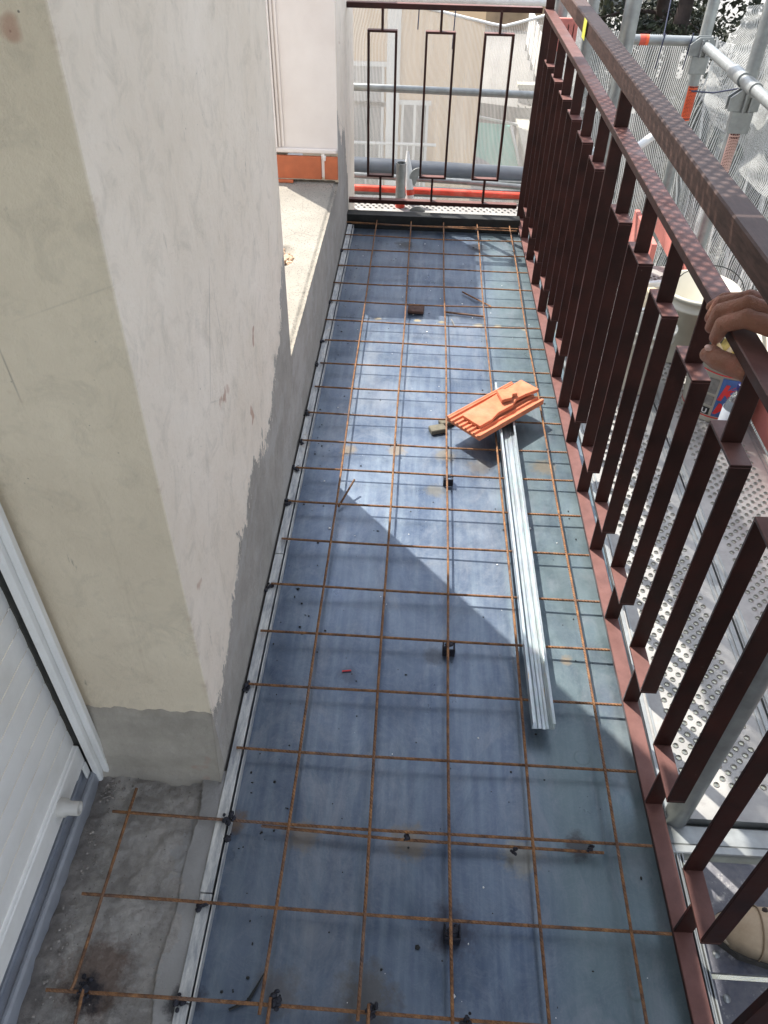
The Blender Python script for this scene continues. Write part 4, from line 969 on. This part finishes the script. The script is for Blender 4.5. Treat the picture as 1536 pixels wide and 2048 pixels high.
def ztB(u, p):
    y = p.y
    if p.x < 1.0: return .70+.004*sin(30*p.x)
    if y > 3.35: return .70+(1.13-p.x if p.x < 1.13 else 0)*0
    if y > 3.1: return .70+(3.35-y)/.25*.10
    if y > 2.95: return .80-.03*sin((3.1-y)/.15*pi)
    return min(1.5, .80+(2.95-y)*1.6)
net('debris_net', [(.45, 4.10), (.62, 3.62), (.75, 3.55), (1.12, 3.53), (1.155, 3.35), (1.16, 2.9), (1.16, 1.5), (1.17, -1.7)], -1.9, ztB, NET, 'white debris net on the outer side of the scaffold, bunched up at the corner', 3, .05, 520, 90)
for u0 in (0,):
    b = MB(); b.tube([(x_, 4.105, ztA(0, Vector((x_, 0, 0)))+.006) for x_ in [-1.6+.06*k for k in range(39)]], .007, 6); tag(b.build('net_hem', WHITEP), 'thick white hem rope along the sagging top of the end net', 'rope')
# bunched fold near the corner
b = MB(); r = random.Random(5); uvs = []
def bun(u, v):
    y = 3.30-1.0*u; z = .50+.35*v+.35*u*v-.12*u; x = 1.13-.05*sin(v*5+u*4)-.045*sin(u*11+v*2)-.02*mn.noise(Vector((u*9, v*12, 1)))
    uvs.append((1.1*u+.2*v, .6*v+.3*u*v)); return (x, y, z)
b.grid(bun, 80, 60); o = b.build('net_fold', NET); uvl = o.data.uv_layers.new(name='UVMap')
for lp in o.data.loops: uvl.data[lp.index].uv = uvs[lp.vertex_index]
tag(o, 'loose crumpled fold of white net gathered over the corner pole', 'net')
def tie(p, q, s_, label):
    b = MB(); p = Vector(p); q = Vector(q); m_ = (p+q)/2+Vector((0, 0, -s_)); b.tube([p, m_, q], .0028, 6); return tag(b.build('cable_tie', ROPE), label, 'cable tie', 'dark ties on the nets')
tie((.87, 3.40, .73), (.86, 3.40, .60), 0, 'dark tie on the corner cross tube, left one')
tie((.985, 3.40, .735), (.975, 3.40, .60), 0, 'dark tie on the corner cross tube next to the bracket')
tie((.87, 3.42, .72), (1.05, 4.2, 1.5), .02, 'long dark string rising from the cross tube')
tie((1.03, 2.83, .665), (.93, 3.05, .60), .01, 'thin dark string slanting left from the guard tube sleeve')
tie((-.165, 4.05, .60), (-.16, 4.05, .75), 0, 'blue tie holding the end net, right of the first bar frame')
tie((.10-.09, 4.05, .52), (.10-.085, 4.05, .72), 0, 'blue tie holding the end net, beside the middle bar frame')

# ================================================================== BUCKETS, BOTTLE, PERSON
def bucket(x, y, r0, h_, label, name='bucket', mat=BUCKET, content=None, z=DZ+.003):
    e = empty(name, (x, y, z), label, 'bucket', 'plastic buckets on the scaffold'); b = MB()
    b.lathe([(0, 0), (r0*.86, 0), (r0*.87, .004), (r0*.97, h_*.80), (r0*1.02, h_*.80), (r0*1.02, h_*.84), (r0*.98, h_*.85), (r0, h_-.012), (r0*1.05, h_-.012), (r0*1.05, h_), (r0*.97, h_), (r0*.84, .012), (0, .012)], (x, y, z), 48)
    put(e, b.build('shell', mat)); return e
bx_, by_, br_, bh_ = .93, 1.90, .128, .26
e = bucket(bx_, by_, br_, bh_, 'cream paint bucket with red and blue print holding tools, behind the water bottle')
zb_ = DZ+.003
def decal(e, x, y, r0, h_, a0, a1, z0, z1, mat, name='print', lift=.0012, z=DZ+.003, n=10):
    b = MB()
    def R(zz): return r0*(.87+.10*min(1, zz/(h_*.8)))+lift
    for k in range(n):
        t0 = a0+(a1-a0)*k/n; t1 = a0+(a1-a0)*(k+1)/n
        b.add([(x+R(z0)*cos(t0), y+R(z0)*sin(t0), z+z0), (x+R(z0)*cos(t1), y+R(z0)*sin(t1), z+z0), (x+R(z1)*cos(t1), y+R(z1)*sin(t1), z+z1), (x+R(z1)*cos(t0), y+R(z1)*sin(t0), z+z1)], [(0, 1, 2, 3)], True)
    return put(e, b.build(name, mat))
decal(e, bx_, by_, br_, bh_, -3.6, 0, .183, .187, REDINK, 'red_line', n=40); decal(e, bx_, by_, br_, bh_, -3.6, 0, .020, .024, REDINK, 'red_line', n=40)
decal(e, bx_, by_, br_, bh_, -2.02, -1.58, .028, .176, BLUEINK, 'blue_label')
decal(e, bx_, by_, br_, bh_, -2.35, -2.08, .11, .165, GREYINK, 'grey_picture'); decal(e, bx_, by_, br_, bh_, -2.35, -2.08, .065, .10, GREYINK, 'grey_picture')
decal(e, bx_, by_, br_, bh_, -2.40, -2.10, .028, .055, simple('black_print', (.02, .02, .02), .5), 'black_panel')
def letters(txt, x, y, r0, h_, a, z0, size, mat, lift=.0016, slant=0):
    cu = bpy.data.curves.new('lettering', 'FONT'); cu.body = txt; cu.size = size; cu.align_x = 'CENTER'; cu.resolution_u = 4; cu.offset = size*.03
    tmp = bpy.data.objects.new('tmp', cu); S.collection.objects.link(tmp); bpy.context.view_layer.update()
    me = bpy.data.meshes.new_from_object(tmp.evaluated_get(bpy.context.evaluated_depsgraph_get())); bpy.data.objects.remove(tmp)
    for v in me.vertices:
        zz = z0+v.co.y; R1 = r0*(.87+.10*min(1, zz/(h_*.8)))+lift; aa = a+(v.co.x+slant*v.co.y)/R1
        v.co = (x+R1*cos(aa), y+R1*sin(aa), DZ+.003+zz)
    me.materials.clear(); me.materials.append(mat); o = bpy.data.objects.new('lettering', me); S.collection.objects.link(o); return o
def lput(e, o): put(e, o); return o
lput(e, letters('K', bx_, by_, br_, bh_, -1.80, .095, .085, REDINK, .0024, .2)); lput(e, letters('M', bx_, by_, br_, bh_, -1.82, .040, .06, REDINK, .0024, .2))
lput(e, letters('U', bx_, by_, br_, bh_, -2.24, .032, .026, WHITEP, .002))
lput(e, letters('T', bx_, by_, br_, bh_, -2.78, .030, .035, REDINK)); lput(e, letters('=', bx_, by_, br_, bh_, -2.68, .062, .045, REDINK))
b = MB()
for (p, q, rr_) in (((.88, 1.86, .10), (1.01, 1.99, .195), .009), ((.97, 1.83, .08), (.90, 1.98, .19), .012), ((.92, 1.90, .07), (.84, 1.86, .175), .008)): b.tube([p, q], rr_, 10)
tag(b.build('tool_handles', TOOLW), 'worn wooden tool handles sticking up in the cream bucket', 'tools')
b = MB(); b.ball((.93, 1.93, .10), .045, 12, (1.2, .8, .7)); b.ball((.97, 1.88, .12), .03, 10, (1, 1, .6)); b.ball((.90, 1.95, .115), .028, 10, (1.4, .7, .6))
tag(b.build('sponge', simple('yellow_sponge', (.50, .38, .12), .9, 0, .3, 60, .5)), 'yellow sponge lying inside the cream bucket', 'sponge')
b = MB(); b.lathe([(0, 0), (.05, 0), (.05, .11), (0, .11)], (.86, 1.97, .06), 16); tag(b.build('black_tin', simple('black_tin', (.03, .03, .03), .4), None), 'black and red tin inside the cream bucket', 'tin')
e = bucket(.90, 2.26, .13, .26, 'cream round bucket standing behind the printed bucket')
b = MB(); pts = [(.90+.13*cos(a), 2.20+.02*sin(a), .16+.10*sin(a)) for a in [pi*k/12 for k in range(13)]]; b.tube(pts, .002, 6); put(e, b.build('handle', simple('black_wire', (.02, .02, .02), .4)))
e = empty('plastic_crate', (.83, 2.50, DZ+.003), 'white plastic tray with a tan lid behind the buckets', 'tray')
b = MB(); M = T(.83, 2.50, DZ+.003, rz=.25)
b.bbox(-.14, .14, -.10, -.094, 0, .11, .002, M); b.bbox(-.14, .14, .094, .10, 0, .11, .002, M); b.bbox(-.14, -.134, -.094, .094, 0, .11, .002, M); b.bbox(.134, .14, -.094, .094, 0, .11, .002, M); b.bbox(-.134, .134, -.094, .094, 0, .006, .002, M)
b.bbox(-.155, .155, -.115, -.10, .10, .11, .002, M); b.bbox(-.155, .155, .10, .115, .10, .11, .002, M); put(e, b.build('tray_body', WHITEP))
b = MB(); b.bbox(-.10, .05, -.08, .08, .085, .10, .002, M); put(e, b.build('lid', simple('tan_lid', (.5, .42, .28), .6)))
e = bucket(.68, 2.02, .085, .23, 'pale cream container with a small red mark, left of the printed bucket', 'paint_container')
decal(e, .68, 2.02, .085, .23, -1.9, -1.75, .12, .13, REDINK, 'red_mark', n=2)
b = MB(); decal(e, .68, 2.02, .085, .23, -1.2, -.9, .05, .075, YELLOW, 'yellow_sticker', n=3)
# bottle
bx0, by0, bz0 = .893, 1.685, DZ+.003
e = empty('water_bottle', (bx0, by0, bz0), 'clear plastic water bottle with dark blue cap beside the printed bucket', 'bottle')
b = MB(); b.lathe([(0, .004), (.026, 0), (.032, .006), (.032, .10), (.031, .115), (.0325, .13), (.029, .155), (.018, .185), (.0125, .195), (.0125, .212)], (bx0, by0, bz0), 28); put(e, b.build('bottle_body', PET))
b = MB(); b.lathe([(.0332, .03), (.0336, .031), (.0336, .135), (.0332, .136)], (bx0, by0, bz0), 28); lb = put(e, b.build('wrap_label', LABELW))
b = MB(); r = random.Random(2); a = -2.4
while a < -1.5:
    w_ = r.uniform(.012, .04); R1 = .0342
    b.add([(bx0+R1*cos(a), by0+R1*sin(a), bz0+.055), (bx0+R1*cos(a+w_), by0+R1*sin(a+w_), bz0+.055), (bx0+R1*cos(a+w_), by0+R1*sin(a+w_), bz0+.072), (bx0+R1*cos(a), by0+R1*sin(a), bz0+.072)], [(0, 1, 2, 3)]); a += w_+r.uniform(.012, .03)
b.build('bar_print', GREYINK, lb)
b = MB(); b.lathe([(.0155, .203), (.0155, .220), (.0145, .222), (0, .222)], (bx0, by0, bz0), 24); put(e, b.build('cap', CAPBLUE))

# person
PE = None
def caps(b, pts, rads, n=12):
    P = [Vector(p) for p in pts]
    for i in range(len(P)-1):
        m = 5; seg = [P[i].lerp(P[i+1], k/m) for k in range(m+1)]; rr = [rads[i]+(rads[i+1]-rads[i])*k/m for k in range(m+1)]
        b.tube(seg, rr, n)
    for p, q in zip(P, rads): b.ball(p, q, n)
b = MB()
px0, py0 = .80, .16   # feet
hipz = .83
# legs (standing on the deck, toes pointing at the railing)
for s_ in (-1, 1):
    fx, fy = (.725, .155) if s_ > 0 else (.85, -.07)
    caps(b, [(.90, .08+s_*.09, .80), (.83, fy, .36), (fx+.01, fy, .02), (fx, fy, -.03)], [.085, .058, .042, .036])
caps(b, [(.90, .08, .86), (.91, .08, 1.05), (.90, .08, 1.25), (.89, .08, 1.34)], [.13, .12, .14, .10]); caps(b, [(.90, -.10, 1.33), (.90, .27, 1.33)], [.065, .065])
caps(b, [(.89, .08, 1.36), (.87, .085, 1.46)], [.055, .05]); b.ball((.84, .09, 1.57), .1, 20, (.95, .8, 1.2)); b.ball((.748, .095, 1.56), .018, 10, (1, .8, 1.2))
for s_ in (-1, 1): b.ball((.845, .09+s_*.083, 1.565), .022, 10, (.8, .4, 1.2))
b.ball((.765, .09, 1.51), .03, 10, (.6, 1, .5))
# right arm hanging
caps(b, [(.90, -.11, 1.33), (.93, -.16, 1.06), (.86, -.16, .84), (.82, -.15, .76)], [.055, .045, .032, .028]); b.ball((.81, -.15, .71), .045, 12, (.5, .8, 1.1))
for k in range(4): caps(b, [(.80, -.18+.022*k, .69), (.795, -.18+.022*k, .65), (.81, -.18+.022*k, .62)], [.010, .009, .008], 8)
caps(b, [(.79, -.13, .72), (.77, -.125, .68)], [.011, .009], 8)
# left arm reaching to the top rail
WR = Vector((.475, .560, .852))
caps(b, [(.90, .28, 1.33), (.86, .40, 1.10), (.60, .50, .93), WR], [.055, .045, .034, .029], 16)
# palm lying over the outer top edge of the rail
caps(b, [WR, (.447, .615, .854), (.428, .665, .856)], [.029, .026, .020], 14)
caps(b, [WR, (.462, .640, .852), (.450, .700, .852)], [.027, .022, .016], 14)
# index, middle, ring, little: knuckle, middle joint, far joint, tip
FG = [((.402, .640, .862), (.366, .672, .860), (.345, .694, .838), (.345, .702, .812), .0125),
      ((.412, .664, .869), (.374, .700, .868), (.346, .720, .846), (.344, .728, .815), .0122),
      ((.423, .690, .868), (.386, .727, .865), (.353, .745, .846), (.348, .752, .818), .0115),
      ((.432, .714, .860), (.400, .750, .853), (.366, .768, .843), (.352, .774, .826), .0100)]
for i, (k0, k1, k2, k3, r0) in enumerate(FG):
    r0 *= 1.10
    w0 = (.462-.004*i, .600+.022*i, .852)
    caps(b, [w0, k0], [.017, r0*1.18], 12); b.ball(k0, r0*1.22, 12)
    caps(b, [k0, k1, k2, k3], [r0*1.12, r0*1.0, r0*.90, r0*.74], 14); b.ball(k1, r0*1.07, 12); b.ball(k3, r0*.76, 12)
# thumb: leaves the side of the palm, passes below the rail to its inner face
TH = [(.452, .585, .832), (.420, .598, .804), (.378, .632, .797), (.345, .672, .792), (.336, .690, .789)]
caps(b, TH, [.024, .021, .0172, .0158, .0120], 14); b.ball(TH[2], .0182, 12); b.ball((.341, .681, .793), .0150, 12)
caps(b, [(.448, .60, .845), (.415, .625, .838)], [.026, .017], 12); caps(b, [(.45, .60, .84), (.44, .63, .815), (.425, .625, .805)], [.02, .016, .012], 12)
person = b.build('person', SKIN)
rm = person.modifiers.new('remesh', 'REMESH'); rm.mode = 'VOXEL'; rm.voxel_size = .0026; rm.use_smooth_shade = True
smo = person.modifiers.new('smooth', 'SMOOTH'); smo.factor = .5; smo.iterations = 2
tag(person, 'person gripping the railing with a bare hand, tan work boot on the deck', 'person')
def cloth(name, mat, fn, vox=.008):
    b = MB(); fn(b); o = b.build(name, mat, person); m1 = o.modifiers.new('remesh', 'REMESH'); m1.mode = 'VOXEL'; m1.voxel_size = vox; m1.use_smooth_shade = True
    m2 = o.modifiers.new('smooth', 'SMOOTH'); m2.iterations = 4; return o
def tr_(b):
    for s_ in (-1, 1):
        fx, fy = (.735, .155) if s_ > 0 else (.86, -.07)
        caps(b, [(.90, .08+s_*.085, .84), (.83, fy, .36), (fx, fy, .09)], [.105, .078, .068])
    caps(b, [(.90, .08, .84), (.905, .08, .98)], [.15, .145])
cloth('trousers', TROUS, tr_)
def st_(b):
    caps(b, [(.905, .08, .93), (.91, .08, 1.08), (.90, .08, 1.25), (.89, .08, 1.35)], [.155, .145, .16, .10]); caps(b, [(.90, -.11, 1.335), (.90, .28, 1.335)], [.078, .078])
    caps(b, [(.90, .28, 1.335), (.87, .38, 1.13)], [.075, .065]); caps(b, [(.90, -.11, 1.335), (.925, -.15, 1.10)], [.075, .065])
cloth('shirt', SHIRT, st_)
cloth('hair', HAIR, lambda b: (b.ball((.858, .09, 1.605), .1, 20, (.95, .86, 1.0)), b.ball((.885, .09, 1.56), .09, 16, (.7, .9, 1.0))))
def boot(fy, tx, rz):
    b = MB(); M = T(tx, fy, DZ-.012, rz=rz)
    def P(x, y, z): return M @ Vector((x, y, z))
    # x=0 is the toe tip, +x towards the heel
    st = [(.005, .020, .030), (.02, .034, .046), (.05, .043, .056), (.085, .047, .062), (.12, .046, .075), (.16, .041, .098), (.20, .038, .13), (.25, .037, .135), (.285, .033, .12), (.30, .02, .09)]
    vs = []; n = 16
    for (x, hw, ht) in st:
        for k in range(n):
            a = pi*k/(n-1); vs.append(P(x, hw*cos(a)*(1-.0*sin(a)), .012+max(0, (ht-.012))*sin(a)**.75))
    fs = [(i*n+k, i*n+k+1, (i+1)*n+k+1, (i+1)*n+k) for i in range(len(st)-1) for k in range(n-1)]
    b.add(vs, fs, True); b.add(vs[:n], [tuple(range(n))], True); b.add(vs[-n:], [tuple(range(n))[::-1]], True)
    caps(b, [P(.235, 0, .11), P(.24, 0, .20)], [.05, .053], 16)
    o = b.build('boot', BOOT, person)
    c_ = MB(); pl = [(0, 0), (.01, .025), (.04, .043), (.09, .050), (.16, .045), (.24, .041), (.29, .036), (.305, .015), (.305, -.015), (.29, -.036), (.24, -.041), (.16, -.045), (.09, -.050), (.04, -.043), (.01, -.025)]
    c_.prism(pl, .017, M @ Matrix.Translation((-.006, 0, .0005))); c_.build('sole', SOLE, o)
    c_ = MB(); ring_ = [P(-.004+.02*abs(1-cos(a))*0+.145-.149*cos(a), .046*sin(a)*(1.0 if cos(a) > -.2 else .86), .0215) for a in [-pi*.92+2*pi*.92*k/40 for k in range(41)]]
    c_.tube(ring_, .0042, 6); c_.build('welt', simple('boot_welt', (.34, .27, .19), .8), o)
    c_ = MB(); c_.tube([P(.066, .0455*cos(a), .014+.0475*sin(a)**.75+.0005) for a in [pi*k/14 for k in range(15)]], .0014, 5); c_.build('seam', simple('seam_thread', (.25, .18, .11), .8), o)
    c_ = MB()
    for k in range(5):
        x = .078+.022*k; z = .064+.019*k; c_.tube([P(x, -.030, z-.012), P(x+.004, 0, z+.006), P(x+.014, .030, z-.012)], .0028, 6)
        for s_ in (-1, 1): c_.ball(P(x, s_*.03, z-.012), .0055, 8)
    c_.build('lace', simple('boot_lace', (.05, .04, .035), .9), o)
    return o
boot(.198, .488, -.12); boot(-.03, .62, -.15)
b = MB(); b.ball((.3325, .684, .8035), .0085, 12, (.8, 1, .5)); b.build('thumb_nail', NAIL, person)
